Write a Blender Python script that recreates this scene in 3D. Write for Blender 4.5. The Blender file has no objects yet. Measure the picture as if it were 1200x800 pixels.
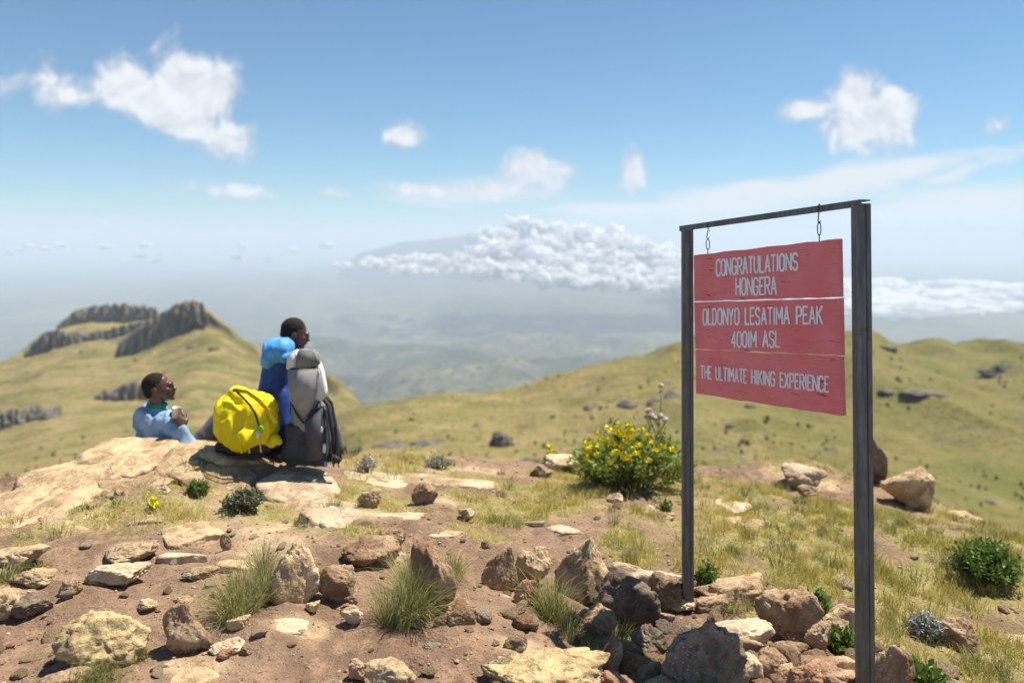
import bpy, bmesh, math, random
import numpy as np
from mathutils import Vector, Matrix, Euler
from mathutils.bvhtree import BVHTree

SC = bpy.context.scene
COL = SC.collection
random.seed(7)
rng = np.random.default_rng(7)
R = math.radians

# ------------------------------------------------------------------ camera
CZ, F, HY = 1.65, 850.0, 280.0
cam = bpy.data.objects.new('camera', bpy.data.cameras.new('camera'))
COL.objects.link(cam)
cam.location = (0, 0, CZ)
cam.rotation_euler = (R(90), 0, 0)
cam.data.sensor_width = 36
cam.data.lens = 36 * F / 1200
cam.data.shift_y = -(400 - HY) / 1200
cam.data.clip_start = 0.05
cam.data.clip_end = 400000
cam.data.dof.use_dof = True
cam.data.dof.focus_distance = 3.25
cam.data.dof.aperture_fstop = 1.3
SC.camera = cam

# ------------------------------------------------------------------ light
SUN = Vector((0.40, 0.27, 1.0)).normalized()
SUN_EL = math.asin(SUN.z)
SUN_AZ = math.atan2(SUN.x, SUN.y)
sl = bpy.data.lights.new('sun', 'SUN')
sl.energy = 5.0
sl.angle = R(0.53)
sl.color = (1.0, 0.905, 0.75)
sun = bpy.data.objects.new('sun', sl)
COL.objects.link(sun)
sun.rotation_euler = SUN.to_track_quat('Z', 'Y').to_euler()

SC.view_settings.view_transform = 'Standard'
SC.view_settings.look = 'None'
SC.view_settings.gamma = 1
SC.view_settings.use_curve_mapping = False
SC.view_settings.exposure = 0.86
SC.render.engine = 'CYCLES'
SC.cycles.max_bounces = 5
SC.cycles.diffuse_bounces = 3
SC.cycles.transparent_max_bounces = 8
SC.cycles.volume_bounces = 2
SC.cycles.use_denoising = True

# ------------------------------------------------------------------ node helpers
class NT:
    def __init__(s, tree):
        s.t = tree; s.n = tree.nodes; s.l = tree.links
    def node(s, typ, **kw):
        n = s.n.new(typ)
        for k, v in kw.items(): setattr(n, k, v)
        return n
    def put(s, sock, v):
        if isinstance(v, bpy.types.NodeSocket): s.l.new(v, sock)
        elif v is not None:
            try: sock.default_value = v
            except Exception: sock.default_value = (*v, 1)
    def math(s, op, a, b=None, c=None, clamp=False):
        n = s.node('ShaderNodeMath', operation=op, use_clamp=clamp)
        s.put(n.inputs[0], a); s.put(n.inputs[1], b)
        if c is not None: s.put(n.inputs[2], c)
        return n.outputs[0]
    def mix(s, f, a, b, blend='MIX'):
        n = s.node('ShaderNodeMix', data_type='RGBA', blend_type=blend)
        s.put(n.inputs[0], f)
        s.put(n.inputs[6], a if isinstance(a, bpy.types.NodeSocket) else (*a, 1))
        s.put(n.inputs[7], b if isinstance(b, bpy.types.NodeSocket) else (*b, 1))
        return n.outputs[2]
    def noise(s, vec, scale, detail=4, rough=0.55, dist=0, out=0):
        n = s.node('ShaderNodeTexNoise')
        s.put(n.inputs['Vector'], vec); n.inputs['Scale'].default_value = scale
        n.inputs['Detail'].default_value = detail; n.inputs['Roughness'].default_value = rough
        n.inputs['Distortion'].default_value = dist
        return n.outputs[out]
    def voro(s, vec, scale, feature='F1', out=0):
        n = s.node('ShaderNodeTexVoronoi', feature=feature)
        s.put(n.inputs['Vector'], vec); n.inputs['Scale'].default_value = scale
        return n.outputs[out]
    def step(s, v, lo, hi, a=0.0, b=1.0):
        n = s.node('ShaderNodeMapRange', interpolation_type='SMOOTHSTEP')
        s.put(n.inputs[0], v); n.inputs[1].default_value = lo; n.inputs[2].default_value = hi
        n.inputs[3].default_value = a; n.inputs[4].default_value = b
        return n.outputs[0]
    def bump(s, h, strength, dist, normal=None):
        n = s.node('ShaderNodeBump')
        s.put(n.inputs['Height'], h); n.inputs['Strength'].default_value = strength
        n.inputs['Distance'].default_value = dist
        if normal is not None: s.put(n.inputs['Normal'], normal)
        return n.outputs[0]
    def scalev(s, vec, v3):
        n = s.node('ShaderNodeVectorMath', operation='MULTIPLY')
        s.put(n.inputs[0], vec); n.inputs[1].default_value = v3
        return n.outputs[0]

def new_mat(name):
    m = bpy.data.materials.new(name); m.use_nodes = True
    t = NT(m.node_tree)
    b = m.node_tree.nodes['Principled BSDF']
    b.inputs['Roughness'].default_value = 0.85
    b.inputs['Specular IOR Level'].default_value = 0.25
    t.b = b
    tc = t.node('ShaderNodeTexCoord'); t.obj = tc.outputs['Object']; t.gen = tc.outputs['Generated']
    return m, t

# ------------------------------------------------------------------ world with clouds
w = bpy.data.worlds.new('World'); SC.world = w; w.use_nodes = True
t = NT(w.node_tree)
bg = w.node_tree.nodes['Background']
bg.inputs['Strength'].default_value = 0.062
sky = t.node('ShaderNodeTexSky', sky_type='NISHITA', sun_disc=False)
sky.sun_elevation = SUN_EL; sky.sun_rotation = SUN_AZ
sky.altitude = 1500; sky.air_density = 1.0; sky.dust_density = 0.6; sky.ozone_density = 2.0
skyc = t.mix(1.0, sky.outputs[0], (0.62, 0.95, 1.06), 'MULTIPLY')
gen = t.node('ShaderNodeTexCoord').outputs['Generated']
sp = t.node('ShaderNodeSeparateXYZ'); t.put(sp.inputs[0], gen)
ys = t.math('MAXIMUM', t.math('ABSOLUTE', sp.outputs[1]), 0.02)
u = t.math('MULTIPLY', t.math('DIVIDE', sp.outputs[0], ys), 8.5)
v = t.math('MULTIPLY', t.math('DIVIDE', sp.outputs[2], ys), 8.5)
cb = t.node('ShaderNodeCombineXYZ'); t.put(cb.inputs[0], u); t.put(cb.inputs[1], v); t.put(cb.inputs[2], t.math('SIGN', sp.outputs[1]))
uv = cb.outputs[0]
# (px, py, rx, ry, rot deg, strength)
BL = [(150,102,46,40,0,1.15),(207,96,36,56,8,1.25),(240,108,46,50,0,1.3),(215,138,72,36,-22,1.3),(262,165,44,26,-25,1.0),(180,120,50,26,-10,1.0),
      (105,112,45,18,5,.62),(45,95,48,24,0,.42),(287,168,22,26,0,.7),(120,100,30,20,0,.6),
      (475,160,27,16,0,.85),(262,223,62,11,-4,.62),(391,226,25,10,-6,.62),
      (505,222,60,12,-2,.72),(580,224,70,16,0,.8),(618,200,38,28,0,1.0),(650,205,40,22,0,.75),(740,205,18,30,12,.75),
      (1003,112,38,34,0,1.1),(1042,132,38,42,0,1.05),(950,130,40,18,5,.85),(1005,152,62,32,0,1.1),
            (1172,148,22,14,20,.5),(120,258,32,9,-12,.55),(300,274,26,8,0,.55),(-250,150,120,60,0,.9),(1500,110,160,50,0,.9),
      (-600,230,200,30,0,.8),(400,-250,220,80,10,.7),(1000,-420,260,100,0,.8)]
field = None
for (bx, by, rx, ry, rot, a) in BL:
    m = t.node('ShaderNodeMapping', vector_type='TEXTURE')
    t.put(m.inputs[0], uv)
    m.inputs['Location'].default_value = ((bx-600)/100, (HY-by)/100, 0)
    m.inputs['Rotation'].default_value = (0, 0, R(rot))
    m.inputs['Scale'].default_value = (rx/100, ry/100, 1e6)
    d = t.node('ShaderNodeVectorMath', operation='LENGTH'); t.put(d.inputs[0], m.outputs[0])
    g = t.math('MULTIPLY_ADD', d.outputs['Value'], -a, a)
    if field is None: field = g
    else:
        n = t.node('ShaderNodeMath', operation='SMOOTH_MAX'); t.put(n.inputs[0], field); t.put(n.inputs[1], g); n.inputs[2].default_value = 0.25
        field = n.outputs[0]
WS = [(880,232,190,20,7,1.0),(1010,206,150,15,9,.85),(745,246,90,11,0,.8),(1165,240,150,27,2,1.15),(1060,252,130,17,4,.95),(560,226,110,12,1,.5),(1130,200,60,10,20,.4)]
wf = None
for (bx, by, rx, ry, rot, a) in WS:
    m = t.node('ShaderNodeMapping', vector_type='TEXTURE')
    t.put(m.inputs[0], uv)
    m.inputs['Location'].default_value = ((bx-600)/100, (HY-by)/100, 0)
    m.inputs['Rotation'].default_value = (0, 0, R(rot))
    m.inputs['Scale'].default_value = (rx/100, ry/100, 1e6)
    d = t.node('ShaderNodeVectorMath', operation='LENGTH'); t.put(d.inputs[0], m.outputs[0])
    g = t.math('MULTIPLY_ADD', d.outputs['Value'], -a, a)
    wf = g if wf is None else t.math('MAXIMUM', wf, g)
mw = t.node('ShaderNodeMapping'); t.put(mw.inputs[0], uv); mw.inputs['Rotation'].default_value = (0, 0, R(-8)); mw.inputs['Scale'].default_value = (.55, 3.2, 1)
wn = t.noise(mw.outputs[0], 1.3, 7, .6, .5)
wal = t.math('MULTIPLY', t.step(t.math('MULTIPLY_ADD', t.math('SUBTRACT', wn, .5), 1.5, wf), -.2, .45), .88)
n1 = t.noise(uv, 2.3, 9, 0.62, 0.35)
n2o = t.node('ShaderNodeVectorMath', operation='ADD'); t.put(n2o.inputs[0], uv); n2o.inputs[1].default_value = (0.07, 0.12, 0)
n2 = t.noise(n2o.outputs[0], 2.3, 9, 0.58, 0.35)
st = t.scalev(uv, (1.0, 5.0, 1.0))
fld = t.math('MULTIPLY_ADD', t.math('SUBTRACT', n1, 0.5), 1.9, field)
alpha = t.step(fld, -0.12, 0.55)
alpha = t.math('MULTIPLY', alpha, 0.95)
thin = t.step(fld, 0.05, 0.55)
shade = t.math('ADD', t.math('MULTIPLY', t.math('SUBTRACT', n2, n1), -3.0), t.math('MULTIPLY', thin, .75), clamp=True)
skyc = t.mix(wal, skyc, (8.2, 8.2, 8.2))
cloudc = t.mix(shade, (5.4, 5.7, 6.3), (8.6, 8.7, 8.9))
skyc = t.mix(alpha, skyc, cloudc)
t.put(bg.inputs['Color'], skyc)

# ------------------------------------------------------------------ numpy noise
def vnoise(p):
    i = np.floor(p).astype(np.int64); f = p - i; f = f*f*(3-2*f)
    def h(a, b, c):
        n = (a*374761393 + b*668265263 + c*2147483647) & 0xffffffff
        n = ((n ^ (n >> 13)) * 1274126177) & 0xffffffff
        n = ((n ^ (n >> 16)) * 2246822519) & 0xffffffff
        return ((n ^ (n >> 15)) & 0xffff) / 65535.0
    x, y, z = i[:, 0], i[:, 1], i[:, 2]; fx, fy, fz = f[:, 0], f[:, 1], f[:, 2]
    def L(a, b, t_): return a + (b-a)*t_
    return L(L(L(h(x,y,z), h(x+1,y,z), fx), L(h(x,y+1,z), h(x+1,y+1,z), fx), fy),
             L(L(h(x,y,z+1), h(x+1,y,z+1), fx), L(h(x,y+1,z+1), h(x+1,y+1,z+1), fx), fy), fz) * 2 - 1
def fbm(p, octv=4, gain=0.5):
    a, s, o = 1.0, 1.0, np.zeros(len(p))
    for k in range(octv):
        o += a * vnoise(p*s + 17.3*k); a *= gain; s *= 2.03
    return o
def f2(x, y, sc, octv=4, off=0.0, gain=0.5):
    return fbm(np.column_stack([x*sc+off, y*sc-off, np.full(len(x), off+.37)]), octv, gain)

def sstep(a, b, x):
    k = np.clip((x-a)/(b-a), 0, 1); return k*k*(3-2*k)

# ------------------------------------------------------------------ mesh helpers
def raw_mesh(name, verts, quads=None, tris=None, smooth=True):
    me = bpy.data.meshes.new(name)
    verts = np.asarray(verts, dtype=np.float32)
    me.vertices.add(len(verts)); me.vertices.foreach_set('co', verts.ravel())
    q = np.zeros((0, 4), np.int32) if quads is None else np.asarray(quads, np.int32)
    tr = np.zeros((0, 3), np.int32) if tris is None else np.asarray(tris, np.int32)
    me.loops.add(q.size + tr.size)
    me.loops.foreach_set('vertex_index', np.concatenate([q.ravel(), tr.ravel()]))
    me.polygons.add(len(q) + len(tr))
    starts = np.concatenate([np.arange(len(q))*4, q.size + np.arange(len(tr))*3]).astype(np.int32)
    me.polygons.foreach_set('loop_start', starts)
    me.polygons.foreach_set('use_smooth', np.full(len(starts), smooth))
    me.update(calc_edges=True)
    return me
def link(name, me, mat=None, parent=None, **props):
    o = bpy.data.objects.new(name, me); COL.objects.link(o)
    if mat is not None and me is not None and len(me.materials) == 0:
        for m in (mat if isinstance(mat, (list, tuple)) else [mat]): me.materials.append(m)
    if parent is not None: o.parent = parent
    for k, v_ in props.items(): o[k] = v_
    return o
def empty(name, loc, **props):
    o = bpy.data.objects.new(name, None); COL.objects.link(o); o.location = loc
    o.empty_display_size = 0.1
    for k, v_ in props.items(): o[k] = v_
    return o
def attr(me, name, vals):
    a = me.attributes.new(name, 'FLOAT', 'POINT'); a.data.foreach_set('value', np.asarray(vals, np.float32))
def grid_faces(nu, nv):
    i = np.arange(nu*nv).reshape(nv, nu)
    return np.stack([i[:-1, :-1], i[:-1, 1:], i[1:, 1:], i[1:, :-1]], -1).reshape(-1, 4)
def P(px, py, d): return Vector(((px-600)/F*d, d, CZ-(py-HY)/F*d))
def bm_mesh(bm, name, smooth=False):
    me = bpy.data.meshes.new(name); bm.to_mesh(me); bm.free()
    if smooth: me.polygons.foreach_set('use_smooth', [True]*len(me.polygons))
    return me

# ------------------------------------------------------------------ materials: setting
def attribute(t, name):
    n = t.node('ShaderNodeAttribute', attribute_name=name); return n.outputs['Fac']

def dirt_material():
    m, t = new_mat('dirt')
    n1 = t.noise(t.obj, 1.1, 5, .6); n2 = t.noise(t.obj, 9, 5, .65); n3 = t.noise(t.obj, 60, 4, .7)
    vo = t.voro(t.obj, 75); vo2 = t.voro(t.obj, 28)
    c = t.mix(t.step(n1, .35, .68), (.150, .095, .064), (.240, .162, .112))
    c = t.mix(t.step(n2, .42, .66), c, (.29, .19, .125))
    c = t.mix(t.step(n3, .5, .75), c, (.075, .043, .028))
    c = t.mix(t.math('MULTIPLY', t.step(vo, .30, .12), t.step(n3, .45, .6)), c, (.38, .28, .19))
    rocky = attribute(t, 'rocky')
    rc = t.mix(t.step(t.noise(t.obj, 6, 6, .65), .35, .7), (.30, .215, .13), (.50, .385, .25))
    c = t.mix(t.math('MULTIPLY', rocky, .9), c, rc)
    gr = attribute(t, 'grassy')
    gc = t.mix(t.step(n2, .35, .7), (.22, .20, .06), (.36, .30, .13))
    gc = t.mix(t.step(n3, .45, .7), gc, (.11, .10, .04))
    c = t.mix(t.math('MULTIPLY', gr, .88), c, gc)
    t.put(t.b.inputs['Base Color'], c); t.b.inputs['Roughness'].default_value = .95
    h = t.math('ADD', t.math('MULTIPLY', n2, 1.2), t.math('ADD', t.math('MULTIPLY', n3, .5), t.math('MULTIPLY', t.step(vo2, .35, .1), .25)))
    h = t.math('ADD', h, t.math('MULTIPLY', t.step(vo, .35, .05), .14))
    t.put(t.b.inputs['Normal'], t.bump(h, .9, .02))
    return m

def rock_material(name, dark, light, lichen=(.60, .50, .30), amt=.5, scale=1.0):
    m, t = new_mat(name)
    oi = t.node('ShaderNodeObjectInfo')
    ad = t.node('ShaderNodeVectorMath', operation='ADD'); t.put(ad.inputs[0], t.obj)
    sc_ = t.math('MULTIPLY', oi.outputs['Random'], 37.0)
    t.put(ad.inputs[1], sc_); vec = ad.outputs[0]
    n1 = t.noise(vec, 5*scale, 6, .62, .3); n2 = t.noise(vec, 22*scale, 5, .7); n3 = t.noise(vec, 110*scale, 3, .7)
    c = t.mix(t.step(n1, .34, .64), dark, light)
    c = t.mix(t.math('MULTIPLY', t.step(n2, .52, .64), .55), c, tuple(x*.45 for x in dark))
    li = t.math('MULTIPLY', t.step(t.noise(vec, 9*scale, 5, .7, .6), .50, .60), amt)
    c = t.mix(li, c, lichen)
    sp_ = t.step(t.voro(vec, 60*scale), .28, .12)
    c = t.mix(t.math('MULTIPLY', sp_, t.step(n1, .5, .6)), c, (.50, .47, .40))
    c = t.mix(t.step(n3, .55, .8), c, tuple(x*.5 for x in dark))
    tint = t.math('MULTIPLY_ADD', oi.outputs['Random'], .35, .82)
    hs = t.node('ShaderNodeHueSaturation'); t.put(hs.inputs['Value'], tint); t.put(hs.inputs['Color'], c)
    t.put(t.b.inputs['Base Color'], hs.outputs[0]); t.b.inputs['Roughness'].default_value = .92
    crack = t.voro(vec, 6*scale, 'DISTANCE_TO_EDGE')
    h = t.math('ADD', t.math('MULTIPLY', n2, .8), t.math('MULTIPLY', n3, .3))
    h = t.math('ADD', h, t.math('MULTIPLY', n1, 1.5))
    h = t.math('ADD', h, t.math('MULTIPLY', t.step(crack, 0, .035), .10))
    t.put(t.b.inputs['Normal'], t.bump(h, .95, .016/scale))
    return m
ROCK = {
 'tan': rock_material('tan_rock', (.27, .18, .105), (.50, .375, .235), (.58, .46, .27), .6),
 'brown': rock_material('brown_rock', (.20, .118, .072), (.38, .26, .165), (.46, .36, .22), .4),
 'dark': rock_material('dark_rock', (.11, .080, .062), (.26, .19, .14), (.36, .31, .22), .3),
 'red': rock_material('reddish_rock', (.24, .115, .065), (.41, .24, .145), (.45, .33, .2), .2),
 'pale': rock_material('pale_rock', (.34, .25, .165), (.58, .455, .31), (.62, .55, .42), .6),
 'gold': rock_material('ochre_rock', (.27, .19, .10), (.50, .385, .21), (.56, .47, .24), .6),
}

# ------------------------------------------------------------------ near ground
CP = [(-250,800,2.6),(0,800,2.65),(300,800,2.65),(600,800,2.7),(800,790,3.05),(1013,815,2.77),(1200,800,3.35),(1500,800,3.4),
      (-200,650,3.7),(100,650,3.75),(400,650,3.8),(600,650,4.0),(806,710,3.66),(900,650,4.4),(1150,650,4.6),(1400,680,4.4),
      (-200,590,4.4),(50,580,4.55),(200,560,4.72),(300,580,4.7),(500,580,5.0),(700,580,5.45),(900,580,5.8),(1080,605,6.1),
      (-100,575,5.0),(0,563,5.0),(70,541,5.05),(130,517,5.15),(190,526,5.1),(250,521,5.15),(320,538,5.2),(400,543,5.6),(500,532,6.5),(640,541,6.6),(760,548,6.7),
      (860,546,6.9),(950,541,7.2),(1050,576,7.0),(1120,597,6.8),(1200,623,6.3),(1350,660,6.0)]
cp = np.array([[(a-600)/F*d, d, -(b-HY)/F*d+CZ] for a, b, d in CP])
extra = np.array([[-2.5,.8,.0],[0,.8,0],[2.5,.8,-.12],[-6,.8,.02],[6,.8,-.4],[-6,4.5,0.0],[7,5,-1.2]])
cp = np.vstack([cp, extra])
def tps_k(r2): return np.where(r2 > 1e-12, r2*np.log(r2+1e-12)*.5, 0)
dd = ((cp[:, None, :2]-cp[None, :, :2])**2).sum(-1)
K = tps_k(dd) + np.eye(len(cp))*0.02
Pm = np.column_stack([np.ones(len(cp)), cp[:, :2]])
A = np.block([[K, Pm], [Pm.T, np.zeros((3, 3))]])
sol = np.linalg.solve(A, np.concatenate([cp[:, 2], np.zeros(3)]))
def tps(x, y):
    q = np.column_stack([x, y]); out = np.zeros(len(x))
    for i in range(len(cp)):
        out += sol[i]*tps_k((q[:, 0]-cp[i, 0])**2 + (q[:, 1]-cp[i, 1])**2)
    return out + sol[-3] + sol[-2]*q[:, 0] + sol[-1]*q[:, 1]
RX = [-8,-5.2,-3.53,-3.15,-2.84,-2.46,-2.12,-1.71,-1.32,-.76,.31,1.26,2.11,2.96,3.7,4.16,4.45,5.3,8]
RY = [4.7,4.9,5.0,5.05,5.15,5.1,5.15,5.2,5.6,6.5,6.6,6.7,6.9,7.2,7.0,6.8,6.3,6.0,5.8]
def ground_h(x, y, detail=True):
    yr = np.interp(x, RX, RY)
    if detail: yr = yr + .12*f2(x, y, 1.3, 2, 4.2)
    s = y - yr
    z = tps(x, np.minimum(y, yr+.1))
    s2 = np.maximum(s, 0)
    z = z - (np.sqrt(s2*s2*1.2+.01)-.1)
    if detail:
        a = 1 + .6*f2(x, y, .8, 2, 8.1)
        z = z + .035*f2(x, y, 1.6, 3, 1.0) + .020*a*f2(x, y, 6, 3, 2.0) + .007*f2(x, y, 24, 2, 3.0)
    return z
xs = np.arange(-7.5, 8.0, .024)
ysg = np.concatenate([np.arange(.3, 1.8, .1), np.arange(1.8, 4.2, .018), np.arange(4.2, 7.6, .026), np.arange(7.6, 15, .2)])
gx, gy = np.meshgrid(xs, ysg); gx = gx.ravel(); gy = gy.ravel()
gz = ground_h(gx, gy)
GV = np.column_stack([gx, gy, gz])

# grass patches: px, py, rx px, ry px, density, kind (0 straw .. 1 green), height m
PATCH = [(200,600,70,14,.7,.1,.05),(290,600,60,12,.6,.1,.05),(90,625,70,14,.6,.15,.045),(440,590,50,12,.7,.15,.05),(530,585,50,14,.7,.2,.05),(350,605,60,12,.6,.15,.05),(20,610,40,14,.6,.2,.05),(400,625,50,10,.5,.1,.04),(150,575,60,8,.5,.2,.04),(560,625,50,10,.5,.2,.04),(120,598,48,16,.9,.25,.05),(65,605,40,14,.5,.2,.05),(170,585,40,12,.6,.2,.05),(235,566,45,12,.7,.5,.05),(30,640,30,12,.4,.4,.05),
 (375,600,28,15,.9,.5,.06),(330,560,50,10,.3,.2,.04),(420,572,35,18,.6,.3,.06),(490,540,60,12,.8,.2,.06),(440,548,50,10,.7,.15,.06),
 (480,600,40,8,.4,.5,.04),(575,604,40,11,1.0,.75,.05),(640,598,75,16,.8,.45,.05),(560,560,70,16,.6,.2,.05),(660,572,70,18,.8,.3,.055),
 (740,560,110,20,.8,.35,.05),(735,640,28,22,1.0,.5,.07),(780,610,60,20,.6,.35,.05),(720,600,60,10,.5,.7,.05),
 (860,640,90,26,.8,.55,.06),(960,650,130,60,1.0,.55,.07),(880,590,110,30,.75,.45,.055),(1000,600,130,35,.8,.5,.06),(1110,630,110,50,1.0,.6,.06),
 (1000,720,110,50,1.0,.6,.075),(1110,690,100,50,.95,.6,.07),(1170,760,80,50,.9,.55,.06),(1050,560,60,15,.7,.3,.05),(1160,620,60,30,.8,.5,.06),
 (210,720,14,6,.4,.3,.03),(158,766,12,12,.8,.9,.05),(60,660,25,10,.3,.4,.04),(10,680,22,14,.6,.5,.06),(940,545,60,14,.6,.2,.05),
 (820,670,30,14,.6,.7,.06),(700,735,50,25,.5,.85,.05),(720,780,50,20,.6,.9,.06),(965,745,40,18,.7,.9,.06),(1080,770,80,30,.5,.5,.06)]
bvh_bm = BVHTree.FromPolygons([tuple(v_) for v_ in np.column_stack([gx, gy, gz])[::1]], [tuple(q) for q in grid_faces(len(xs), len(ysg))[::1]].copy()) if False else None
# light-weight ray march against the height function
hx = np.linspace(-8, 8, 321); hy = np.linspace(.5, 12, 461)
HX, HYg = np.meshgrid(hx, hy)
HG = ground_h(HX.ravel(), HYg.ravel(), False).reshape(HX.shape)
def gh(x, y):
    fx = min(max((x+8)/16*320, 0), 319.999); fy = min(max((y-.5)/11.5*460, 0), 459.999)
    i, j = int(fx), int(fy); a, b = fx-i, fy-j
    return float((HG[j, i]*(1-a)+HG[j, i+1]*a)*(1-b) + (HG[j+1, i]*(1-a)+HG[j+1, i+1]*a)*b)
def gd(x, y): return float(ground_h(np.array([x]), np.array([y]))[0])
def G(px, py):
    sx, sz = (px-600)/F, (py-HY)/F
    y = 1.5
    while y < 11:
        if CZ-sz*y <= gh(sx*y, y): break
        y += .02
    else:
        y = float(np.interp(sx*6, RX, RY))
    return Vector((sx*y, y, gh(sx*y, y)))
PW = []
for (px, py, rx, ry, de, ki, hh) in PATCH:
    g = G(px, py); sl_ = max((CZ-g.z)/g.y, .2)
    PW.append((g.x, g.y, rx*g.y/F, ry*g.y/F/sl_, de, ki, hh))
def grass_field(x, y):
    den = np.zeros(len(x)); kin = np.zeros(len(x)); hei = np.zeros(len(x)); ws = np.zeros(len(x))+1e-6
    for (cx, cy, rx, ry, de, ki, hh) in PW:
        q = ((x-cx)/rx)**2 + ((y-cy)/ry)**2
        k = np.exp(-q*.9)*de
        den = np.maximum(den, k); kin += k*ki; hei += k*hh; ws += k
    return den, kin/ws, hei/ws
gden, gki, ghe = grass_field(gx, gy)
gn = f2(gx, gy, 3.2, 4, 5.5)
grassy = sstep(.0, .5, gden*(1.0+.7*gn) - .08)
m_slab = np.zeros(len(gx))
for (px, py, rx, ry) in [(90,610,90,18),(250,590,70,20),(330,640,60,20),(450,600,60,18),(520,590,50,12),(30,690,40,20),(600,760,70,20),(60,575,110,22),(160,535,110,22),(260,535,60,15),(340,585,80,40),(480,560,110,14),(540,552,70,10),(230,622,45,16),(140,650,40,22),(320,622,40,14),(400,590,60,26),(350,735,40,14),(860,600,50,24),(220,785,50,18),(940,560,40,14)]:
    g = G(px, py); sl_ = max((CZ-g.z)/g.y, .2)
    q = ((gx-g.x)/(rx*g.y/F))**2 + ((gy-g.y)/(ry*g.y/F/sl_))**2
    m_slab = np.maximum(m_slab, np.exp(-q*1.1))
rocky = sstep(.25, .70, m_slab + .35*f2(gx, gy, 2.2, 4, 7.7))
GV[:, 2] += .012*grassy*np.maximum(f2(gx, gy, 14, 2, 9.3), 0)
me = raw_mesh('ground', GV, grid_faces(len(xs), len(ysg)))
attr(me, 'grassy', grassy); attr(me, 'rocky', rocky)
link('ground', me, dirt_material(), kind='structure', label='brown dirt and stony summit ground')

# ------------------------------------------------------------------ hills: profiles around the summit
# px: [(distance, py) ...] eight stations each
def prof(px, st): return (px, st)
PR = [
 (-500,[(9,900),(60,660),(200,600),(420,560),(700,520),(1000,480),(1200,450),(1350,470),(2200,640)]),
 (-150,[(9,900),(60,660),(220,590),(450,545),(750,500),(1000,465),(1200,440),(1350,460),(2200,600)]),
 (0,   [(9,900),(60,660),(220,585),(450,535),(750,486),(1000,455),(1250,424),(1400,440),(2200,560)]),
 (50,  [(9,900),(60,660),(220,580),(450,525),(750,475),(1050,438),(1340,409),(1480,400),(2400,520)]),
 (100, [(9,900),(60,660),(220,580),(450,520),(750,468),(1050,430),(1330,400),(1560,383),(2400,480)]),
 (150, [(9,900),(60,660),(220,580),(450,520),(750,465),(1000,430),(1180,410),(1560,380),(2400,470)]),
 (190, [(9,900),(60,660),(220,580),(450,520),(750,462),(950,430),(1130,402),(1260,373),(2200,460)]),
 (230, [(9,900),(60,660),(220,580),(450,520),(700,462),(950,420),(1120,388),(1230,364),(2000,480)]),
 (250, [(9,900),(60,660),(220,585),(450,520),(700,464),(900,430),(1100,390),(1210,376),(2000,490)]),
 (300, [(9,900),(60,660),(220,585),(400,535),(600,490),(800,455),(1000,425),(1150,411),(2000,530)]),
 (350, [(9,900),(60,660),(200,590),(350,545),(520,510),(700,475),(900,448),(1050,435),(1900,570)]),
 (400, [(9,900),(60,660),(180,590),(300,545),(400,510),(520,482),(700,470),(900,460),(1900,640)]),
 (440, [(9,900),(60,660),(180,590),(300,540),(390,502),(500,476),(620,490),(900,510),(1900,690)]),
 (500, [(9,900),(60,660),(180,590),(290,540),(380,502),(480,469),(600,480),(800,550),(1900,740)]),
 (560, [(9,900),(60,660),(180,590),(290,540),(390,500),(500,467),(640,480),(820,560),(1900,750)]),
 (600, [(9,900),(60,660),(180,590),(290,538),(400,498),(530,463),(660,474),(840,560),(1900,750)]),
 (650, [(9,900),(60,660),(180,590),(290,530),(400,488),(560,445),(680,455),(860,560),(1900,740)]),
 (700, [(9,900),(60,660),(170,590),(280,530),(400,478),(580,428),(700,440),(880,550),(1900,720)]),
 (760, [(9,900),(60,660),(160,590),(270,530),(400,472),(590,415),(710,428),(900,540),(1900,710)]),
 (820, [(9,900),(60,660),(150,590),(260,530),(400,468),(600,405),(720,415),(920,530),(1900,700)]),
 (900, [(9,900),(60,660),(150,595),(260,530),(400,465),(610,398),(730,405),(930,520),(1900,700)]),
 (980, [(9,900),(60,670),(150,600),(260,535),(400,465),(620,387),(740,395),(950,510),(1900,690)]),
 (1010,[(9,900),(60,670),(150,600),(260,535),(400,466),(625,382),(740,392),(950,510),(1900,690)]),
 (1050,[(9,900),(60,680),(150,605),(260,540),(400,470),(620,396),(740,405),(950,510),(1900,690)]),
 (1095,[(9,900),(60,690),(140,615),(260,545),(400,472),(630,394),(740,402),(950,510),(1900,690)]),
 (1150,[(9,900),(60,700),(140,625),(260,550),(400,480),(640,408),(750,416),(950,520),(1900,700)]),
 (1210,[(9,900),(60,710),(140,635),(260,560),(400,485),(640,413),(760,420),(950,520),(1900,700)]),
 (1400,[(9,900),(60,730),(140,660),(260,590),(400,510),(650,425),(780,440),(950,530),(1900,720)]),
 (1800,[(9,900),(60,760),(140,690),(260,620),(400,550),(700,470),(820,480),(980,560),(1900,740)]),
]
pxs = np.array([p[0] for p in PR], float)
DT = np.array([[a for a, b in p[1]] for p in PR], float); PT = np.array([[b for a, b in p[1]] for p in PR], float)
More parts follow.
